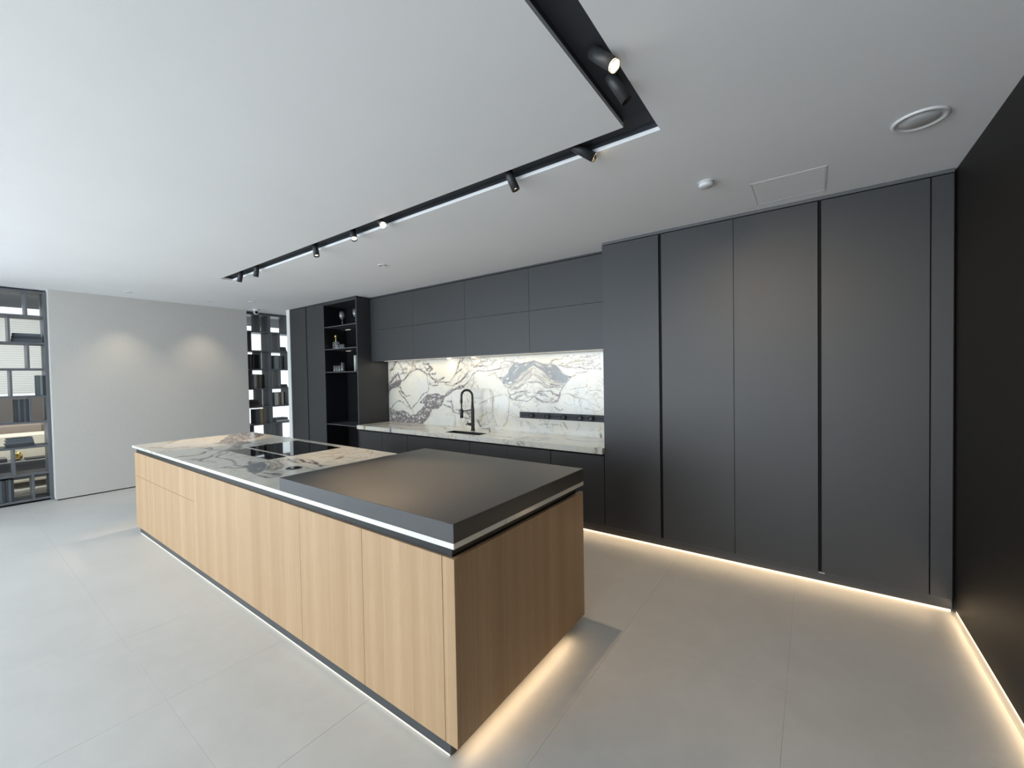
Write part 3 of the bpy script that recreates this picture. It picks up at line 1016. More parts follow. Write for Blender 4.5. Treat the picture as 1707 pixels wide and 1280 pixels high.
ZD0, ZD1 = 0.098, 2.868
tall = [
    (-1.670, -1.128, 'charcoal tall cabinet right of the marble worktop, leftmost of the tall doors on the right'),
    (-1.104, -0.524, 'charcoal tall cabinet with its left edge on a wide black handle groove'),
    (-0.522, 0.035, 'charcoal tall cabinet left of the handle groove with a pale metal chip at its foot'),
    (0.055, 0.632, 'charcoal tall cabinet with the rightmost full door, beside the narrow filler panel'),
]
for i, (x0, x1, lab) in enumerate(tall):
    t = thing('tall_cabinet', lab, 'cabinet', ((x0 + x1) / 2, 4.14, ZD0), 'tall cabinets on the right')
    bx0 = x0 if i == 0 else x0 - (0.0215 if i == 1 else 0.0005)
    bx1 = x1 + (0.0005 if i != 3 else 0.0)
    panel('body', M['gap'] if i else M['char'], (bx0 + 0.001, bx1, YC + 0.024, YB - 0.006, ZD0 + 0.002, 2.872), t, 0)
    panel('door', M['char'], (x0, x1, YC, YC + 0.022, ZD0, ZD1), t, 0.0015)
    if i in (1, 3):
        MB().box(x0 - 0.0195, x0 - 0.004, YC + 0.016, YC + 0.0235, ZD0, ZD1).build('handle_groove', M['gap'], t)
    if i == 3:
        MB().box(x0 - 0.017, x0 + 0.018, YC - 0.004, YC - 0.0005, ZD0 - 0.006, ZD0 + 0.003).build('profile_end', M['steel'], t, label='pale metal chip at the foot of the groove')
f = thing('filler_panel', 'narrow charcoal filler strip between the last tall door and the black right wall', 'panel', (0.69, YC + 0.02, 0.098))
panel('strip', M['char'], (0.638, 0.742, YC, YC + 0.022, 0.098, ZD1), f)
panel('backing', M['gap'], (0.636, 0.752, YC + 0.024, 3.895, 0.098, ZD1), f, 0)
tag(MB().box(-1.670, 0.742, YC - 0.004, YC + 0.05, 2.874, ZC - 0.001, bev=0.001).build('top_infill', M['edge']), 'slim grey infill strip between the right tall doors and the ceiling', 'trim')

pl = thing('cabinet_plinth', 'anthracite plinth along the floor under the right tall cabinets', 'plinth', (-0.5, 3.91, 0.0))
panel('plinth_board', M['plinth'], (-1.80, 0.750, 3.900, 3.918, 0.012, 0.092), pl)
panel('plinth_board', M['plinth'], (-5.74, -1.803, 3.900, 3.918, 0.012, 0.092), pl)
box('foot', M['gap'], (-5.7, 0.74, 3.93, 3.95, 0.0, 0.05), pl)
box('led_strip', M['led'], (-5.70, 0.742, 3.8935, 3.8995, 0.003, 0.015), pl, label='glowing warm strip along the floor')

lamp('plinth_glow', 'AREA', (-2.5, 3.882, 0.070), (-2.5, 3.72, 0.0), 4.2, WARM, pl, shape='RECTANGLE', size=6.3, size_y=0.012)

# ================================================================ SINK RUN
lower = [(-5.740, -4.622, 'charcoal base cabinet under the worktop beside the black display niche'),
         (-4.618, -3.454, 'charcoal base cabinet under the left part of the black sink'),
         (-3.450, -2.288, 'charcoal base cabinet under the worktop below the hook end of the wall rail'),
         (-2.284, -1.676, 'charcoal base cabinet at the right end of the worktop against the tall cabinets')]
for x0, x1, lab in lower:
    t = thing('base_cabinet', lab, 'cabinet', ((x0 + x1) / 2, 4.14, 0.098), 'base cabinets under the sink worktop')
    panel('body', M['gap'], (x0 + 0.0, x1, YC + 0.024, YB - 0.006, 0.10, 0.60), t, 0)
    n = 2 if x1 - x0 > 0.8 else 1
    for k in range(n):
        a = x0 + (x1 - x0) * k / n
        b = x0 + (x1 - x0) * (k + 1) / n
        panel('door', M['char'], (a + 0.0008, b - 0.0008, YC, YC + 0.022, 0.098, 0.800), t)
    panel('recess_strip', M['gap'], (x0, x1, YC + 0.03, YC + 0.04, 0.60, 0.824), t, 0)

SKX0, SKX1, SKY0, SKY1 = -3.93, -3.345, 3.905, 4.090
marble_slab('worktop', 'xy', -5.742, -1.672, 3.808, 4.424, 0.885, 0.826, COUNTER_VEINS, 3, step=0.009, hole=(SKX0, SKX1, SKY0, SKY1),
            label='white veined marble worktop with the black sink and tap, along the back wall', cat='worktop')
s = thing('sink', 'black rectangular sink set flush into the back marble worktop', 'sink', ((SKX0 + SKX1) / 2, (SKY0 + SKY1) / 2, 0.69))
bs = MB()
e = 0.003
bs.box(SKX0 + e, SKX1 - e, SKY0 + e, SKY1 - e, 0.690, 0.696)
bs.box(SKX0 + e, SKX0 + e + 0.006, SKY0 + e, SKY1 - e, 0.696, 0.886).box(SKX1 - e - 0.006, SKX1 - e, SKY0 + e, SKY1 - e, 0.696, 0.886)
bs.box(SKX0 + e + 0.006, SKX1 - e - 0.006, SKY0 + e, SKY0 + e + 0.006, 0.696, 0.886).box(SKX0 + e + 0.006, SKX1 - e - 0.006, SKY1 - e - 0.006, SKY1 - e, 0.696, 0.886)
bs.build('basin', M['sink'], s)
MB().lathe((-3.64, 3.97, 0.696), (0, 0, 1), [(0.045, 0), (0.045, 0.003), (0.03, 0.004), (0.03, 0.0015)], 24).build('drain', M['steel'], s)

# tap: straight column, spring hose arc and hanging spray head
TXX, TYY = -3.697, 4.203
tp = thing('kitchen_tap', 'matt black spring-neck tap with a hanging spray head behind the sink', 'tap', (TXX, TYY, 0.885))
MB().lathe((TXX, TYY, 0.885), (0, 0, 1), [(0.030, 0), (0.030, 0.012), (0.0245, 0.016), (0.0245, 0.285), (0.021, 0.295), (0.017, 0.37), (0.0135, 0.375), (0.0135, 0.385)], 24).build('column', M['tap'], tp)
arc = []
for k in range(5):
    arc.append((TXX, TYY, 1.262 + 0.022 * k))
for k in range(1, 20):
    a = math.pi * k / 20
    arc.append((TXX - 0.0985 + 0.0985 * math.cos(a), TYY, 1.350 + 0.080 * math.sin(a)))
for k in range(5):
    arc.append((TXX - 0.197, TYY, 1.350 - 0.022 * k))
MB().tube(arc, 0.0125, 14).build('hose', M['tap'], tp)
hz = MB()
P = [Vector(p) for p in arc]
L = [0.0]
for a, b in zip(P, P[1:]):
    L.append(L[-1] + (b - a).length)
turns = 44
pts = []
for k in range(turns * 8 + 1):
    d = L[-1] * k / (turns * 8)
    i = max(j for j in range(len(L)) if L[j] <= d + 1e-9)
    i = min(i, len(P) - 2)
    q = P[i].lerp(P[i + 1], (d - L[i]) / (L[i + 1] - L[i]))
    dr = (P[i + 1] - P[i]).normalized()
    n1 = Vector((0, 1, 0))
    n2 = dr.cross(n1)
    an = 2 * math.pi * k / 8
    pts.append(q + (n1 * math.cos(an) + n2 * math.sin(an)) * 0.0145)
hz.tube(pts, 0.0026, 6).build('spring', M['tap'], tp)
xs = TXX - 0.200
MB().lathe((xs, TYY, 1.046), (0, 0, 1), [(0.021, 0), (0.0235, 0.004), (0.0235, 0.110), (0.015, 0.125), (0.0105, 0.13), (0.0105, 0.205), (0.018, 0.208), (0.018, 0.236), (0.013, 0.262)], 22).build('spray_head', M['tap'], tp)
MB().tube([(TXX - 0.02, TYY, 1.160), (TXX - 0.10, TYY, 1.153), (xs + 0.022, TYY, 1.145)], 0.007, 10).build('docking_arm', M['tap'], tp)
MB().lathe((TXX - 0.022, TYY, 0.968), (-1, 0, 0), [(0.019, 0), (0.019, 0.058), (0.014, 0.062)], 20).build('mixer_barrel', M['tap'], tp)
MB().tube([(TXX - 0.097, TYY, 1.013), (TXX - 0.088, TYY - 0.004, 0.985), (TXX - 0.118, TYY - 0.004, 0.955)], 0.006, 10).build('lever', M['tap'], tp)
kn = thing('waste_control', 'small steel push button on the marble right of the tap', 'button', (-3.442, 4.245, 0.885))
MB().lathe((-3.442, 4.245, 0.885), (0, 0, 1), [(0.020, 0), (0.020, 0.004), (0.0155, 0.006), (0.0155, 0.05), (0.013, 0.053)], 22).build('button', M['steel'], kn)

marble_slab('backsplash', 'xz', -5.742, -1.672, 0.8855, 1.880, 4.425, 4.438, BACKSPLASH_VEINS, 11, step=0.0062,
            label='book-matched white marble backsplash with dark veins and a pointed grey motif', cat='backsplash')

# wall rail with socket adaptors
rl = thing('socket_rail', 'black socket rail on the marble backsplash, running to the right tall cabinet', 'rail', (-2.37, 4.41, 1.068))
panel('rail_body', M['track'], (-3.067, -1.674, 4.402, 4.4245, 1.068, 1.146), rl, 0.002)
MB().box(-3.04, -1.80, 4.3995, 4.4025, 1.104, 1.110).build('slot', M['gap'], rl)
for i, x in enumerate((-2.879, -2.647, -2.421, -2.205, -2.065)):
    MB().lathe((x, 4.402, 1.107), (0, -1, 0), [(0.034, 0), (0.034, 0.030), (0.031, 0.034), (0.029, 0.034), (0.027, 0.022), (0.004, 0.022)], 24).build('socket', M['spot'] if i < 3 else M['plinth'], rl)

# wall cabinets
ZU0, ZUM, ZU1 = 1.886, 2.372, 2.878
YU = 4.10
up = [(-5.742, -4.728, 'charcoal wall cabinet next to the display niche, leftmost above the backsplash'),
      (-4.726, -3.711, 'charcoal wall cabinet above the violet-veined marble, second from the left'),
      (-3.709, -2.698, 'charcoal wall cabinet above the tap, third from the left'),
      (-2.696, -1.673, 'charcoal wall cabinet above the pointed grey marble motif, touching the tall cabinets')]
for x0, x1, lab in up:
    t = thing('wall_cabinet', lab, 'cabinet', ((x0 + x1) / 2, 4.27, ZU0), 'wall cabinets above the backsplash')
    panel('body', M['gap'], (x0, x1, YU + 0.024, YB - 0.004, ZU0 + 0.003, ZU1), t, 0)
    panel('door', M['char'], (x0, x1, YU, YU + 0.022, ZU0, ZUM - 0.001), t)
    panel('door', M['char'], (x0, x1, YU, YU + 0.022, ZUM + 0.001, ZU1 - 0.004), t)
tag(MB().box(-5.742, -1.673, YU - 0.002, YU + 0.05, ZU1 + 0.002, ZC - 0.001, bev=0.001).build('top_infill', M['char']), 'thin charcoal infill strip between the wall cabinets and the ceiling', 'trim')
un = thing('under_cabinet_light', 'thin metal light profile under the wall cabinets above the marble', 'light', (-3.7, 4.27, 1.866))
box('profile', M['edge'], (-5.735, -1.676, 4.108, 4.424, 1.8805, 1.8855), un)
for x0, x1 in ((-5.6, -1.75),):
    box('diffuser', M['led_top'], (x0, x1, 4.240, 4.258, 1.8785, 1.8803), un)
for x in (-4.27, -3.80):
    lamp('puck_beam', 'SPOT', (x, 4.36, 1.872), (x, 4.33, 0.9), 1.2, SOFTWARM, un, spot_size=math.radians(140), spot_blend=1.0, shadow_soft_size=0.015)
    MB().lathe((x, 4.36, 1.8803), (0, 0, -1), [(0.028, 0), (0.028, 0.004), (0.022, 0.005)], 20).build('puck', M['lens_on'], un)
lamp('under_cabinet_glow', 'AREA', (-3.7, 4.25, 1.872), (-3.7, 4.27, 0.9), 5.6, (1.0, 0.87, 0.68), un, shape='RECTANGLE', size=3.9, size_y=0.03)

# ================================================================ LEFT TALL UNITS AND DISPLAY NICHE
t = thing('tall_cabinet', 'charcoal tall cabinet beside the white end strip, far left of the cabinet run', 'cabinet', (-7.54, 4.14, 0.098), 'tall cabinets on the left')
panel('body', M['char'], (-7.823, -7.244, YC + 0.024, YB - 0.006, 0.10, 2.89), t, 0)
panel('door', M['char'], (-7.823, -7.272, YC, YC + 0.022, 0.098, 2.88), t)
MB().box(-7.268, -7.246, YC + 0.016, YC + 0.0235, 0.098, 2.88).build('handle_groove', M['gap'], t)
t = thing('tall_cabinet', 'charcoal tall cabinet directly left of the black display niche', 'cabinet', (-6.97, 4.14, 0.098), 'tall cabinets on the left')
panel('body', M['char'], (-7.242, -6.702, YC + 0.024, YB - 0.006, 0.10, 2.89), t, 0)
panel('door', M['char'], (-7.240, -6.702, YC, YC + 0.022, 0.098, 2.88), t)
tag(MB().box(-7.823, -5.745, YC - 0.003, YC + 0.02, 2.884, ZC - 0.001).build('top_infill', M['char']), 'charcoal infill strip above the far-left tall units', 'trim')
tag(MB().box(-7.935, -7.826, YC - 0.01, YB - 0.004, 0.0, ZC - 0.001, bev=0.002).build('end_panel', M['white']), 'white end strip closing the left side of the cabinet run', 'panel')
tag(MB().box(-7.823, -5.745, 3.900, 3.92, 0.0, 0.094).build('cabinet_plinth', M['plinth']), 'anthracite plinth under the far-left tall units', 'plinth')

dn = thing('display_cabinet', 'open black display cabinet with slim shelves holding glassware', 'cabinet', (-6.22, 4.10, 0.098))
NX0, NX1, NYB = -6.698, -5.748, 4.262
panel('side_panel', M['char'], (NX1 - 0.022, NX1, YC, YB - 0.03, 0.10, 2.882), dn)
panel('side_panel', M['char_dark'], (NX0, NX0 + 0.020, YC + 0.002, NYB, 0.10, 2.882), dn)
panel('back_panel', M['char_dark'], (NX0 + 0.020, NX1 - 0.022, NYB, NYB + 0.012, 0.10, 2.882), dn)
panel('top_panel', M['char'], (NX0 + 0.020, NX1 - 0.022, YC + 0.001, NYB, 2.845, 2.882), dn)
for sgn in (NX0 - 0.001, NX1 - 0.009):
    panel('frame_edge', M['edge'], (sgn, sgn + 0.010, YC - 0.003, YC - 0.0001, 0.10, 2.845), dn, 0)
SHZ = (2.482, 2.110, 1.728, 0.857)
for z in SHZ:
    panel('shelf', M['edge'], (NX0 + 0.021, NX1 - 0.023, YC + 0.004, NYB - 0.001, z - 0.013, z), dn, 0.0008)
for z in SHZ[:2]:
    box('shelf_light', M['led_top'], (NX0 + 0.022, NX0 + 0.16, NYB - 0.012, NYB - 0.004, z - 0.0165, z - 0.0132), dn)


def lathe_thing(name, label, cat, x, y, z, prof, m, group=None, seg=24):
    o = MB().lathe((x, y, z), (0, 0, 1), prof, seg).build(name, m)
    return tag(o, label, cat, group)


goblet = [(0.036, 0), (0.036, 0.002), (0.006, 0.006), (0.0035, 0.02), (0.0035, 0.105), (0.010, 0.115), (0.034, 0.135), (0.046, 0.165), (0.045, 0.20), (0.036, 0.245),
          (0.0345, 0.245), (0.0435, 0.20), (0.0445, 0.165), (0.032, 0.138), (0.004, 0.120)]
for x, lab in ((-6.345, 'clear wine glass at the middle of the top display shelf'), (-5.965, 'clear wine glass at the right end of the top display shelf')):
    t = thing('wine_glass', lab, 'glass', (x, 3.985, 2.4825), 'wine glasses on the top shelf')
    MB().lathe((x, 3.985, 2.4825), (0, 0, 1), goblet, 28).build('bowl_and_stem', M['glass'], t)


def tumbler(r, hh):
    return [(r * 0.9, 0), (r, 0.006), (r, hh), (r - 0.0025, hh), (r - 0.003, 0.012), (0.002, 0.010)]


t = thing('decanter', 'square clear decanter with a tall polished brass stopper on the second display shelf', 'decanter', (-6.537, 3.98, 2.1105))
d = MB()
d.box(-6.587, -6.487, 3.945, 4.015, 2.1105, 2.235, bev=0.006)
d.build('bottle', M['glass'], t)
MB().lathe((-6.537, 3.98, 2.2355), (0, 0, 1), [(0.018, 0), (0.018, 0.03), (0.011, 0.035), (0.011, 0.07), (0.022, 0.078), (0.026, 0.095), (0.02, 0.115), (0.008, 0.122)], 20).build('stopper', M['gold'], t)
for i, x in enumerate((-6.46, -6.39, -6.32)):
    lathe_thing('tumbler', ['short clear tumbler right beside the decanter', 'short clear tumbler in the middle of the three by the decanter', 'short clear tumbler furthest right of the decanter'][i],
                'glass', x, 3.98, 2.1105, tumbler(0.029, 0.075), M['glass'], 'tumblers beside the decanter')
for i, (x, hh) in enumerate(((-6.565, 0.105), (-6.495, 0.105), (-6.42, 0.105), (-6.335, 0.150))):
    lathe_thing('tumbler', ['clear tumbler at the left end of the third display shelf', 'clear tumbler second from the left on the third display shelf',
                            'clear tumbler third from the left on the third display shelf', 'tall clear tumbler right of three lower ones on the third display shelf'][i],
                'glass', x, 3.97, 1.7285, tumbler(0.031, hh), M['glass'], 'tumblers on the third shelf')
t = thing('glass_vase', 'tall slim glass cylinder on a steel foot at the right of the third display shelf', 'vase', (-5.99, 3.98, 1.7285))
MB().lathe((-5.99, 3.98, 1.7285), (0, 0, 1), [(0.028, 0), (0.028, 0.018)], 24).build('foot', M['chrome'], t)
MB().lathe((-5.99, 3.98, 1.7467), (0, 0, 1), [(0.0265, 0), (0.0265, 0.235), (0.022, 0.240)], 24).build('cylinder', mat('frosted_green_white_glass', (0.72, 0.76, 0.70), rough=0.15, trans=0.35), t)

# ================================================================ ISLAND
IX0, IX1, IY0, IY1 = -5.860, -1.185, 1.215, 2.392
ZW0, ZW1 = 0.080, 0.872
ITH = 0.022
units = [
    (IX0, -4.141, 'oak island unit with a wide drawer, at the far left end of the island', True),
    (-4.139, -2.843, 'oak island unit with the widest plain front, next to the drawer unit', False),
    (-2.841, -2.423, 'oak island unit with a narrow plain front, in the middle of the island', False),
    (-2.421, -1.817, 'oak island unit, second plain front from the near corner of the island', False),
    (-1.815, -1.256, 'oak island unit with the last wide front before the near corner', False),
]
for x0, x1, lab, dr in units:
    t = thing('island_cabinet', lab, 'cabinet', ((x0 + x1) / 2, 1.8, ZW0), 'oak island cabinets')
    xb0 = x0 + (ITH + 0.001 if dr else 0.0)
    panel('body', M['neck'], (xb0, x1, IY0 + ITH + 0.001, IY1 - ITH - 0.001, ZW0 + 0.002, ZW1 - 0.012), t, 0)
    if dr:
        panel('drawer_front', M['oak'], (x0, x1, IY0, IY0 + ITH, 0.6235, ZW1), t)
        panel('door', M['oak'], (x0, x1, IY0, IY0 + ITH, ZW0, 0.6215), t)
        panel('side_panel', M['oak'], (x0, x0 + ITH, IY0 + ITH + 0.0005, IY1, ZW0, ZW1), t)
    else:
        panel('door', M['oak'], (x0, x1, IY0, IY0 + ITH, ZW0, ZW1), t)
    panel('back_panel', M['oak'], (xb0, x1, IY1 - ITH, IY1, ZW0, ZW1), t)
t = thing('end_panel', 'oak end panel of the island with a slim corner strip, facing the tall cabinets', 'panel', (-1.22, 1.8, ZW0))
panel('corner_strip', M['oak'], (-1.254, IX1, IY0, IY0 + ITH, ZW0, ZW1), t)
panel('panel', M['oak'], (IX1 - ITH, IX1, IY0 + ITH + 0.0005, IY1, ZW0, ZW1), t)
panel('filler', M['neck'], (-1.254, IX1 - ITH - 0.001, IY0 + ITH + 0.002, IY1 - 0.004, ZW0 + 0.002, ZW1 - 0.012), t, 0)

tag(MB().box(IX0 + 0.03, IX1 - 0.022, IY0 + 0.012, IY1 - 0.06, ZW1 + 0.0006, 0.9135).build('shadow_channel', M['neck']), 'black recessed channel between the oak island and its marble top', 'trim')
pl = thing('island_plinth', 'anthracite recessed plinth under the oak island', 'plinth', (-3.5, 1.8, 0.0))
PX0, PX1, PY0, PY1 = -5.835, -1.245, 1.236, 2.235
panel('plinth_board', M['plinth'], (PX0, PX1, PY0, PY0 + 0.018, 0.010, 0.0805), pl)
panel('plinth_board', M['plinth'], (PX1 - 0.018, PX1, PY0 + 0.0185, PY1, 0.010, 0.0805), pl)
panel('plinth_board', M['plinth'], (PX0, PX0 + 0.018, PY0 + 0.0185, PY1, 0.0, 0.0805), pl)
panel('plinth_board', M['plinth'], (PX0 + 0.0185, PX1 - 0.0185, PY1 - 0.018, PY1, 0.010, 0.0805), pl)
box('foot', M['gap'], (PX0 + 0.05, PX1 - 0.05, 1.29, 2.18, 0.0, 0.06), pl)
box('led_strip', M['led_dim'], (PX0 + 0.02, PX1 - 0.01, PY0 + 0.001, PY0 + 0.008, 0.002, 0.0095), pl, label='glowing strip along the foot of the plinth')
box('led_strip', M['led'], (PX1 + 0.002, PX1 + 0.010, PY0 + 0.03, PY1 - 0.02, 0.0690, 0.0775), pl, label='glowing strip under the end panel')
box('led_strip', M['led'], (PX0 + 0.02, PX1 - 0.02, PY1 + 0.001, PY1 + 0.008, 0.001, 0.0085), pl)

lamp('end_glow', 'AREA', (PX1 + 0.022, 1.75, 0.071), (PX1 + 0.12, 1.75, 0.0), 0.75, WARM, pl, shape='RECTANGLE', size=0.95, size_y=0.012)
lamp('front_glow', 'AREA', (-3.5, PY0 - 0.008, 0.060), (-3.5, PY0 - 0.12, 0.0), 0.5, SOFTWARM, pl, shape='RECTANGLE', size=4.5, size_y=0.008)

marble_slab('island_worktop', 'xy', -5.935, -1.182, 1.212, 2.394, 0.938, 0.914, ISLAND_VEINS, 21, step=0.0085, amp=0.014, wscale=1.5,
            label='long white veined marble top of the oak island', cat='worktop')
tag(MB().box(-2.645, -1.182, 1.212, 2.394, 0.9385, 1.019, bev=0.0015).build('worktop_cover', M['lid']), 'thick bronze-grey matt slab covering the near end of the island marble', 'cover')

hb = thing('induction_hob', 'large black glass induction hob set in the island marble', 'hob', (-4.18, 2.06, 0.9382))
MB().box(-4.612, -3.752, 1.822, 2.306, 0.9382, 0.9412, bev=0.001).build('glass_plate', M['hob'], hb)
tag(MB().box(-4.565, -3.752, 1.630, 1.785, 0.9382, 0.9412, bev=0.001).build('downdraft_vent', M['hob']), 'narrow black glass vent strip beside the hob, on its camera side', 'vent')
ps = thing('pop_up_socket', 'round black pop-up socket in the island marble near the matt slab', 'socket', (-3.215, 1.583, 0.9382))
MB().lathe((-3.215, 1.583, 0.9382), (0, 0, 1), [(0.057, 0), (0.057, 0.003), (0.054, 0.004), (0.044, 0.004), (0.043, 0.0028)], 32).build('ring', M['tap'], ps)
MB().lathe((-3.215, 1.583, 0.9412), (0, 0, 1), [(0.0425, 0), (0.042, 0.0025)], 32).build('cap', M['hob'], ps)

# warm strip in the floor gap of the right wall
tag(box('led_strip', M['led'], (XR + 0.012, XR + 0.020, YF + 0.1, 3.89, 0.004, 0.020)), 'glowing warm strip in the floor gap of the black right wall', 'light')

wall_strip = bpy.data.objects['led_strip']
for o in bpy.data.objects:
    if o.name.startswith('led_strip') and o.get('label', '').startswith('glowing warm strip in the floor gap'):
        wall_strip = o
g = lamp('wall_gap_glow', 'AREA', (XR - 0.002, 0.0, 0.034), (XR - 0.25, 0.0, 0.0), 4.5, WARM, wall_strip, shape='RECTANGLE', size=7.7, size_y=0.010)

# ================================================================ TRACK SPOTLIGHTS
def spotlight(loc, target, label, on, power=0, angle=50, length=0.125, colour=WARM, recess=0.034):
    loc = Vector(loc)
    d = (Vector(target) - loc).normalized()
    t = thing('track_spotlight', label, 'spotlight', (loc.x, loc.y, CT), 'spotlights of the black ceiling track')
    MB().lathe(loc - d * 0.012, d, [(0.0245, 0), (0.027, 0.003), (0.027, length + 0.012), (0.0256, length + 0.012), (0.0250, length + 0.012 - recess), (0.002, length + 0.012 - recess)], 24).build('body', M['spot'], t)
    body = t.children[0]
    MB().cyl((loc.x, loc.y, CT - 0.0005), (loc.x, loc.y, loc.z + 0.002), 0.008, seg=12).build('stem', M['track'], t)
    MB().lathe(loc + d * (length + 0.0005 - recess + 0.012), d, [(0.0232, 0), (0.0232, 0.003), (0.004, 0.0045)], 24).build('lens', M['lens_on'] if on else M['lens_off'], body)
    if on and recess < 0.03:
        MB().lathe(loc + d * (length + 0.004 - recess + 0.012), d, [(0.0240, 0), (0.0246, recess - 0.006), (0.0238, recess - 0.006), (0.0233, 0)], 24, caps=False).build('reflector', M['reflector'], body)
    if power:
        tip = loc + d * (length + 0.014)
        lamp('spot_beam', 'SPOT', tip, tip + d, power, colour, t, spot_size=math.radians(angle), spot_blend=0.9, shadow_soft_size=0.02)
    return t


ZS = 2.932
spotlight((-5.611, 2.2, ZS), (-5.60, 1.80, 0.94), 'black spotlight at the far left end of the ceiling track', True, 115, 44)
spotlight((-5.190, 2.2, ZS), (-5.65, 2.15, 0.94), 'black spotlight second from the far left end of the ceiling track', True, 25, 44)
spotlight((-3.938, 2.2, ZS), (-3.45, 2.20, 0.94), 'black spotlight third from the far left end of the track, pointing straight down', True, 85, 40)
spotlight((-3.306, 2.2, ZS), (-2.05, 1.62, 1.02), 'black spotlight just left of the glaring one on the ceiling track', True, 200, 34)
spotlight((-2.926, 2.2, ZS), (-1.45, 1.60, 1.85), 'glaring spotlight whose lit lens faces the room, mid track', True, 16, 60, recess=0.012)
spotlight((-1.590, 2.2, ZS), (-0.80, 2.75, 0.6), 'black spotlight second from the corner of the ceiling track, hanging almost straight down', True, 60, 60)
spotlight((-1.109, 2.2, ZS), (-0.20, 2.80, 2.30), 'black spotlight nearest the corner on the long run, tilted towards the tall doors', True, 30, 60, recess=0.016)
spotlight((-0.72, 1.612, ZS), (0.09, 1.55, 2.05), 'black spotlight with a bright lens on the short run of the ceiling track', True, 20, 70, recess=0.014)
spotlight((-0.72, 1.787, ZS), (-0.12, 2.19, 1.85), 'dim grey spotlight beside the bright one on the short run, tilted to the cabinets', False)
spotlight((-0.72, 0.70, ZS), (-0.30, 3.85, 1.55), 'added unseen black spotlight on the short track run, just above view, brightening the tall doors', True, 60, 52)  # out-of-view spot added to brighten the tall doors
spotlight((-0.72, -0.60, ZS), (0.30, 3.85, 1.45), 'added unseen black spotlight on the short track run, behind the camera, brightening the tall doors', True, 80, 46)  # another added spot, unseen behind the camera, lifting the door brightness

# ================================================================ CEILING FITTINGS
sm = thing('smoke_detector', 'small round white smoke detector on the ceiling beside the access panel', 'detector', (-0.579, 3.081, ZC))
MB().lathe((-0.579, 3.081, ZC - 0.0002), (0, 0, -1), [(0.050, 0), (0.050, 0.006)], 32).build('base', M['plastic'], sm)
MB().lathe((-0.579, 3.081, ZC - 0.0064), (0, 0, -1), [(0.045, 0), (0.046, 0.016), (0.040, 0.024), (0.012, 0.026)], 32).build('cover', M['plastic'], sm)
spk = thing('ceiling_speaker', 'large round white loudspeaker in the ceiling near the black right wall', 'speaker', (0.452, 3.0, ZC))
sx, sy = 0.452, 3.0
MB().lathe((sx, sy, ZC - 0.0002), (0, 0, -1), [(0.112, 0), (0.112, 0.006), (0.106, 0.010), (0.094, 0.010), (0.090, 0.004)], 40).build('ring', M['plastic'], spk)
MB().lathe((sx, sy, ZC - 0.0004), (0, 0, -1), [(0.0895, 0), (0.0895, 0.003), (0.060, 0.006), (0.054, 0.010), (0.030, 0.006), (0.026, 0.0075), (0.008, 0.006)], 40).build('cone', M['plastic_grey'], spk)
ap = thing('access_panel', 'flush white access hatch in the ceiling in front of the tall doors', 'hatch', (-0.13, 3.52, ZC))
x0, x1, y0, y1 = -0.335, 0.072, 3.308, 3.735
panel('hatch', M['ceiling'], (x0 + 0.004, x1 - 0.004, y0 + 0.004, y1 - 0.004, ZC - 0.0016, ZC - 0.0003), ap, 0.0003)
fr = MB()
fr.box(x0 - 0.008, x0, y0 - 0.008, y1 + 0.008, ZC - 0.0022, ZC - 0.0003).box(x1, x1 + 0.008, y0 - 0.008, y1 + 0.008, ZC - 0.0022, ZC - 0.0003)
fr.box(x0, x1, y0 - 0.008, y0, ZC - 0.0022, ZC - 0.0003).box(x0, x1, y1, y1 + 0.008, ZC - 0.0022, ZC - 0.0003)
fr.build('frame', M['plastic'], ap)


def downlight(x, y, label, m, power=0):
    t = thing('downlight', label, 'light', (x, y, ZC), 'small ceiling downlights')
    MB().lathe((x, y, ZC - 0.0002), (0, 0, -1), [(0.048, 0), (0.048, 0.004), (0.040, 0.008), (0.032, 0.008), (0.028, 0.003)], 28).build('ring', M['plastic'], t)
    ring = t.children[0]
    MB().lathe((x, y, ZC - 0.0004), (0, 0, -1), [(0.0275, 0), (0.0275, 0.0025)], 24).build('lens', m, ring)
    if power:
        lamp('downlight_beam', 'SPOT', (x, y, ZC - 0.012), (x - 0.30, y, 1.55), power, SOFTWARM, t, spot_size=math.radians(72), spot_blend=1.0, shadow_soft_size=0.02)


downlight(-3.974, 3.011, 'small ceiling downlight in front of the wall cabinets, right of the long track', M['lens_off'])
downlight(-7.459, 3.07, 'small ceiling downlight near the far corner by the white end strip', M['lens_off'])
downlight(-7.945, 2.641, 'small ceiling downlight washing the right half of the linen wall', M['lens_on'], 24)
downlight(-7.919, 1.634, 'small ceiling downlight washing the left half of the linen wall', M['lens_on'], 24)

cc = thing('security_camera', 'white turret security camera on the ceiling above the right bookcase', 'camera', (-8.20, 3.44, ZC))
MB().lathe((-8.20, 3.44, ZC - 0.0002), (0, 0, -1), [(0.055, 0), (0.055, 0.012), (0.046, 0.030)], 28).build('mount', M['plastic'], cc)
cd = Vector((8.2, -2.6, -0.9)).normalized()
MB().lathe(Vector((-8.20, 3.44, ZC - 0.058)) - cd * 0.040, cd, [(0.006, 0.0), (0.028, 0.010), (0.042, 0.034), (0.042, 0.050), (0.034, 0.066), (0.030, 0.070)], 28).build('head', M['plastic'], cc)
MB().lathe(Vector((-8.20, 3.44, ZC - 0.058)) + cd * 0.0305, cd, [(0.029, 0), (0.026, 0.006), (0.008, 0.009)], 24).build('lens', M['lens_black'], cc)

# ================================================================ OPEN BOOKCASES
ROW = [2.546, 2.180, 1.827, 1.455, 1.107, 0.771, 0.404, 0.055]      # top faces of the boards, top tier first
BT = 0.026
ZTOP = 2.880


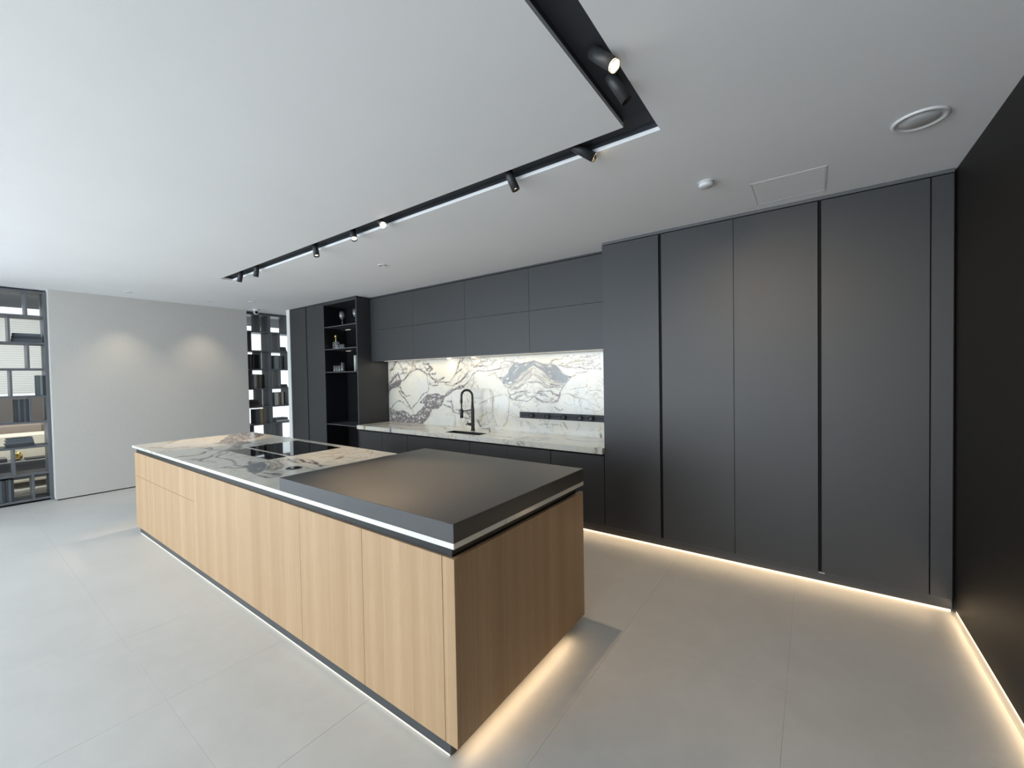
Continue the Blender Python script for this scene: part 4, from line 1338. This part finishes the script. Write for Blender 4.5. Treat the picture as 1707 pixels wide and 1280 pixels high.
def bookcase(label, y0, y1, uprights, dividers):
    t = thing('bookcase', label, 'bookcase', (XS - DS / 2, (y0 + y1) / 2, 0.0))
    xa, xb = XS - DS, XS
    for y in uprights:
        a = max(y0, y - 0.016)
        b = min(y1, y + 0.016)
        panel('upright', M['shelf'], (xa, xb, a, b, 0.001, ZTOP), t, 0.001)
    us = sorted(uprights)
    for a, b in zip(us, us[1:]):
        a2 = a + 0.0165 if a > y0 else a + 0.0165
        b2 = b - 0.0165
        panel('shelf_board', M['shelf'], (xa + 0.001, xb - 0.001, a2, b2, ZTOP - BT, ZTOP - 0.001), t, 0.001)
        for z in ROW:
            panel('shelf_board', M['shelf'], (xa + 0.001, xb - 0.001, a2, b2, z - BT, z), t, 0.001)
        panel('kick_board', M['gap'], (xb - 0.05, xb - 0.03, a2, b2, 0.001, ROW[-1] - BT - 0.0005), t, 0)
    for r, ys in dividers.items():
        zb = ROW[r - 1] + 0.0004
        zt = (ZTOP - BT if r == 1 else ROW[r - 2] - BT) - 0.0004
        for y in ys:
            panel('divider', M['shelf'], (xa + 0.002, xb - 0.002, y - 0.010, y + 0.010, zb, zt), t, 0.0008)
    return t


bookcase('tall open graphite bookcase left of the linen wall panel', -0.60, 0.917, [-0.584, 0.235, 0.901],
         {1: [0.055, 0.400, 0.734], 2: [-0.11, 0.577], 3: [0.055, 0.400, 0.737], 4: [-0.11, 0.577], 5: [0.055, 0.400, 0.734], 7: [-0.11, 0.577], 8: [0.055, 0.737]})
bookcase('tall open graphite bookcase between the linen wall panel and the white end strip', 3.372, 4.366, [3.388, 3.832, 4.350],
         {1: [3.656, 4.180], 2: [3.493, 4.013], 3: [3.656, 4.185], 4: [3.493, 4.010], 5: [3.656, 4.180], 7: [3.493, 4.013], 8: [3.656]})

ORD = ['first', 'second', 'third', 'fourth', 'fifth', 'sixth', 'seventh', 'eighth']
TIER = ['top', 'second', 'third', 'fourth', 'fifth', 'sixth', 'seventh', 'bottom']


def book_mesh(b, x0, x1, y0, y1, z0, z1, flat):
    e = 0.003
    if flat:      # lying: spine towards the room (+x)
        b.box(x0, x1, y0, y1, z0, z0 + e).box(x0, x1, y0, y1, z1 - e, z1).box(x1 - e, x1, y0, y1, z0 + e, z1 - e)
        b.box(x0 + 0.004, x1 - e, y0 + 0.004, y1 - 0.004, z0 + e, z1 - e, mi=1)
    else:
        b.box(x0, x1, y0, y0 + e, z0, z1).box(x0, x1, y1 - e, y1, z0, z1).box(x1 - e, x1, y0 + e, y1 - e, z0, z1)
        b.box(x0 + 0.004, x1 - e, y0 + e, y1 - e, z0 + 0.004, z1 - 0.004, mi=1)


def row_of_books(case, tier, y, sizes, colours, depth=0.21, bay=''):
    """standing books side by side from y on; sizes (thickness, height)"""
    n = len(sizes)
    for i, ((w, hh), cname) in enumerate(zip(sizes, colours)):
        b = MB()
        z = ROW[tier - 1] + 0.0006
        book_mesh(b, XS - 0.03 - depth, XS - 0.03 - (0.004 if i % 2 else 0.0), y + 0.0006, y + w - 0.0006, z, z + hh, False)
        o = b.build('book', [M['book ' + cname], M['pages']])
        tag(o, '%s book standing %s from the left, %s tier, %sof the %s bookcase' % (cname, ORD[i], TIER[tier - 1], bay, case), 'book', 'books on the %s tier of the %s bookcase' % (TIER[tier - 1], case))
        y += w


def pile_of_books(case, tier, y0, y1, heights, colours, depth=0.22, where=''):
    z = ROW[tier - 1] + 0.0006
    n = len(heights)
    for i, (hh, cname) in enumerate(zip(heights, colours)):
        b = MB()
        k = 0.006 * (i % 3)
        book_mesh(b, XS - 0.03 - depth, XS - 0.03 - k, y0 + k, y1 - k, z, z + hh, True)
        o = b.build('book', [M['book ' + cname], M['pages']])
        pos = ['bottom', 'second', 'third'][i] if i < n - 1 else 'top'
        tag(o, '%s book lying %s in the pile, %s tier of the %s bookcase' % (cname, pos, TIER[tier - 1], case), 'book', 'books on the %s tier of the %s bookcase' % (TIER[tier - 1], case))
        z += hh + 0.0006


pile_of_books('left', 2, 0.600, 0.872, (0.042, 0.040, 0.036), ('slate', 'charcoal', 'slate'))
row_of_books('left', 4, 0.803, ((0.026, 0.275), (0.028, 0.275), (0.026, 0.272)), ('slate', 'grey green', 'charcoal'))
row_of_books('left', 5, 0.598, ((0.025, 0.30), (0.026, 0.30), (0.024, 0.298), (0.026, 0.30), (0.022, 0.30)), ('charcoal', 'slate', 'charcoal', 'slate', 'charcoal'))
pile_of_books('left', 6, 0.505, 0.762, (0.045, 0.040, 0.030), ('charcoal', 'slate', 'slate'))
row_of_books('left', 8, 0.412, ((0.026, 0.295), (0.027, 0.295), (0.025, 0.29), (0.027, 0.295), (0.026, 0.295), (0.024, 0.29)), ('charcoal', 'slate', 'charcoal', 'charcoal', 'slate', 'charcoal'))

pile_of_books('right', 2, 4.030, 4.160, (0.030, 0.028, 0.026), ('charcoal', 'brown', 'charcoal'))
row_of_books('right', 3, 3.448, ((0.030, 0.275), (0.034, 0.275), (0.022, 0.275), (0.018, 0.275), (0.030, 0.272), (0.050, 0.272)), ('charcoal', 'slate', 'black', 'taupe', 'black', 'black'), bay='left bay ')
row_of_books('right', 3, 3.915, ((0.085, 0.265), (0.030, 0.262), (0.018, 0.262), (0.030, 0.262), (0.028, 0.262)), ('grey green', 'slate', 'taupe', 'charcoal', 'black'), bay='right bay ')
row_of_books('right', 4, 3.530, ((0.050, 0.27), (0.028, 0.265), (0.026, 0.265), (0.026, 0.265), (0.020, 0.262), (0.050, 0.262)), ('pale grey', 'taupe', 'brown', 'taupe', 'slate', 'black'))
pile_of_books('right', 4, 4.028, 4.160, (0.032, 0.030), ('brown', 'charcoal'))
pile_of_books('right', 5, 3.430, 3.610, (0.048, 0.044, 0.036), ('brown', 'charcoal', 'brown'))
row_of_books('right', 5, 3.905, ((0.070, 0.255), (0.030, 0.255), (0.022, 0.255), (0.024, 0.255), (0.022, 0.252), (0.034, 0.252)), ('pale grey', 'taupe', 'brown', 'tan', 'pale grey', 'black'))
row_of_books('right', 6, 3.545, ((0.062, 0.28), (0.030, 0.278), (0.032, 0.278), (0.030, 0.278), (0.034, 0.278)), ('slate', 'taupe', 'tan', 'taupe', 'taupe'))
pile_of_books('right', 6, 3.930, 4.155, (0.042, 0.036), ('pale grey', 'slate'))
bx = thing('storage_box', 'dark lidded box on the seventh tier of the right bookcase', 'box', (XS - 0.14, 3.447, ROW[6]))
panel('body', M['book black'], (XS - 0.24, XS - 0.03, 3.412, 3.476, ROW[6] + 0.0006, ROW[6] + 0.19), bx)
panel('lid', M['book charcoal'], (XS - 0.243, XS - 0.027, 3.409, 3.479, ROW[6] + 0.1906, ROW[6] + 0.225), bx)

# ================================================================ LOUNGE SEEN THROUGH THE LEFT BOOKCASE
so = thing('sofa', 'cream sofa seen through the lower tiers of the left bookcase', 'sofa', (-10.2, 0.9, 0.0))
panel('base', M['cream'], (-10.60, -9.86, -0.55, 2.45, 0.10, 0.44), so, 0.03)
panel('backrest', M['cream'], (-9.98, -9.80, -0.55, 2.45, 0.445, 0.86), so, 0.04)
panel('armrest', M['cream'], (-10.60, -9.985, -0.70, -0.555, 0.10, 0.64), so, 0.03)
panel('armrest', M['cream'], (-10.60, -9.985, 2.455, 2.60, 0.10, 0.64), so, 0.03)
for x in (-10.55, -9.90):
    for y in (-0.5, 2.4):
        MB().cyl((x, y, 0.0), (x, y, 0.0995), 0.02, seg=12).build('leg', M['gap'], so)
for y0, y1, m, nm in ((-0.4, 0.38, 'grey_cloth', 'dark grey cushion on the left end of the cream sofa'), (0.45, 1.02, 'taupe', 'taupe cushion leaning on the middle of the cream sofa'), (1.05, 1.7, 'grey_cloth', 'dark grey cushion on the right half of the cream sofa')):
    b = MB().box(-10.28, -10.0, y0, y1, 0.445, 1.02, bev=0.06)
    tag(b.build('cushion', M[m]), nm, 'cushion', 'cushions on the cream sofa')
co = thing('console_table', 'low grey console table behind the left bookcase', 'table', (-9.4, 0.65, 0.0))
panel('table_top', M['console'], (-9.62, -9.18, 0.05, 1.35, 0.470, 0.505), co)
panel('drawer_front', M['console'], (-9.24, -9.20, 0.09, 1.31, 0.250, 0.4695), co)
panel('lower_shelf', M['grey_cloth'], (-9.60, -9.245, 0.10, 1.30, 0.250, 0.275), co)
for x in (-9.59, -9.22):
    for y in (0.07, 1.33):
        panel('leg', M['shelf'], (x - 0.018, x + 0.018, y - 0.018, y + 0.018, 0.0, 0.2495), co)
tag(MB().lathe((-9.40, 0.655, 0.5055), (0, 0, 1), [(0.03, 0), (0.055, 0.03), (0.062, 0.07), (0.05, 0.105), (0.035, 0.12), (0.03, 0.12), (0.044, 0.10), (0.054, 0.07), (0.005, 0.02)], 24).build('bowl', M['gold']), 'small brass bowl on the grey console behind the left bookcase', 'bowl')
tag(MB().box(-9.50, -9.30, 0.73, 0.95, 0.5055, 0.525, bev=0.004).build('tray', M['grey_cloth']), 'dark tray on the grey console behind the left bookcase', 'tray')
tag(MB().box(-9.52, -9.28, 0.35, 0.56, 0.5055, 0.56, bev=0.004).build('box', M['shelf']), 'dark flat box on the left end of the grey console', 'box')
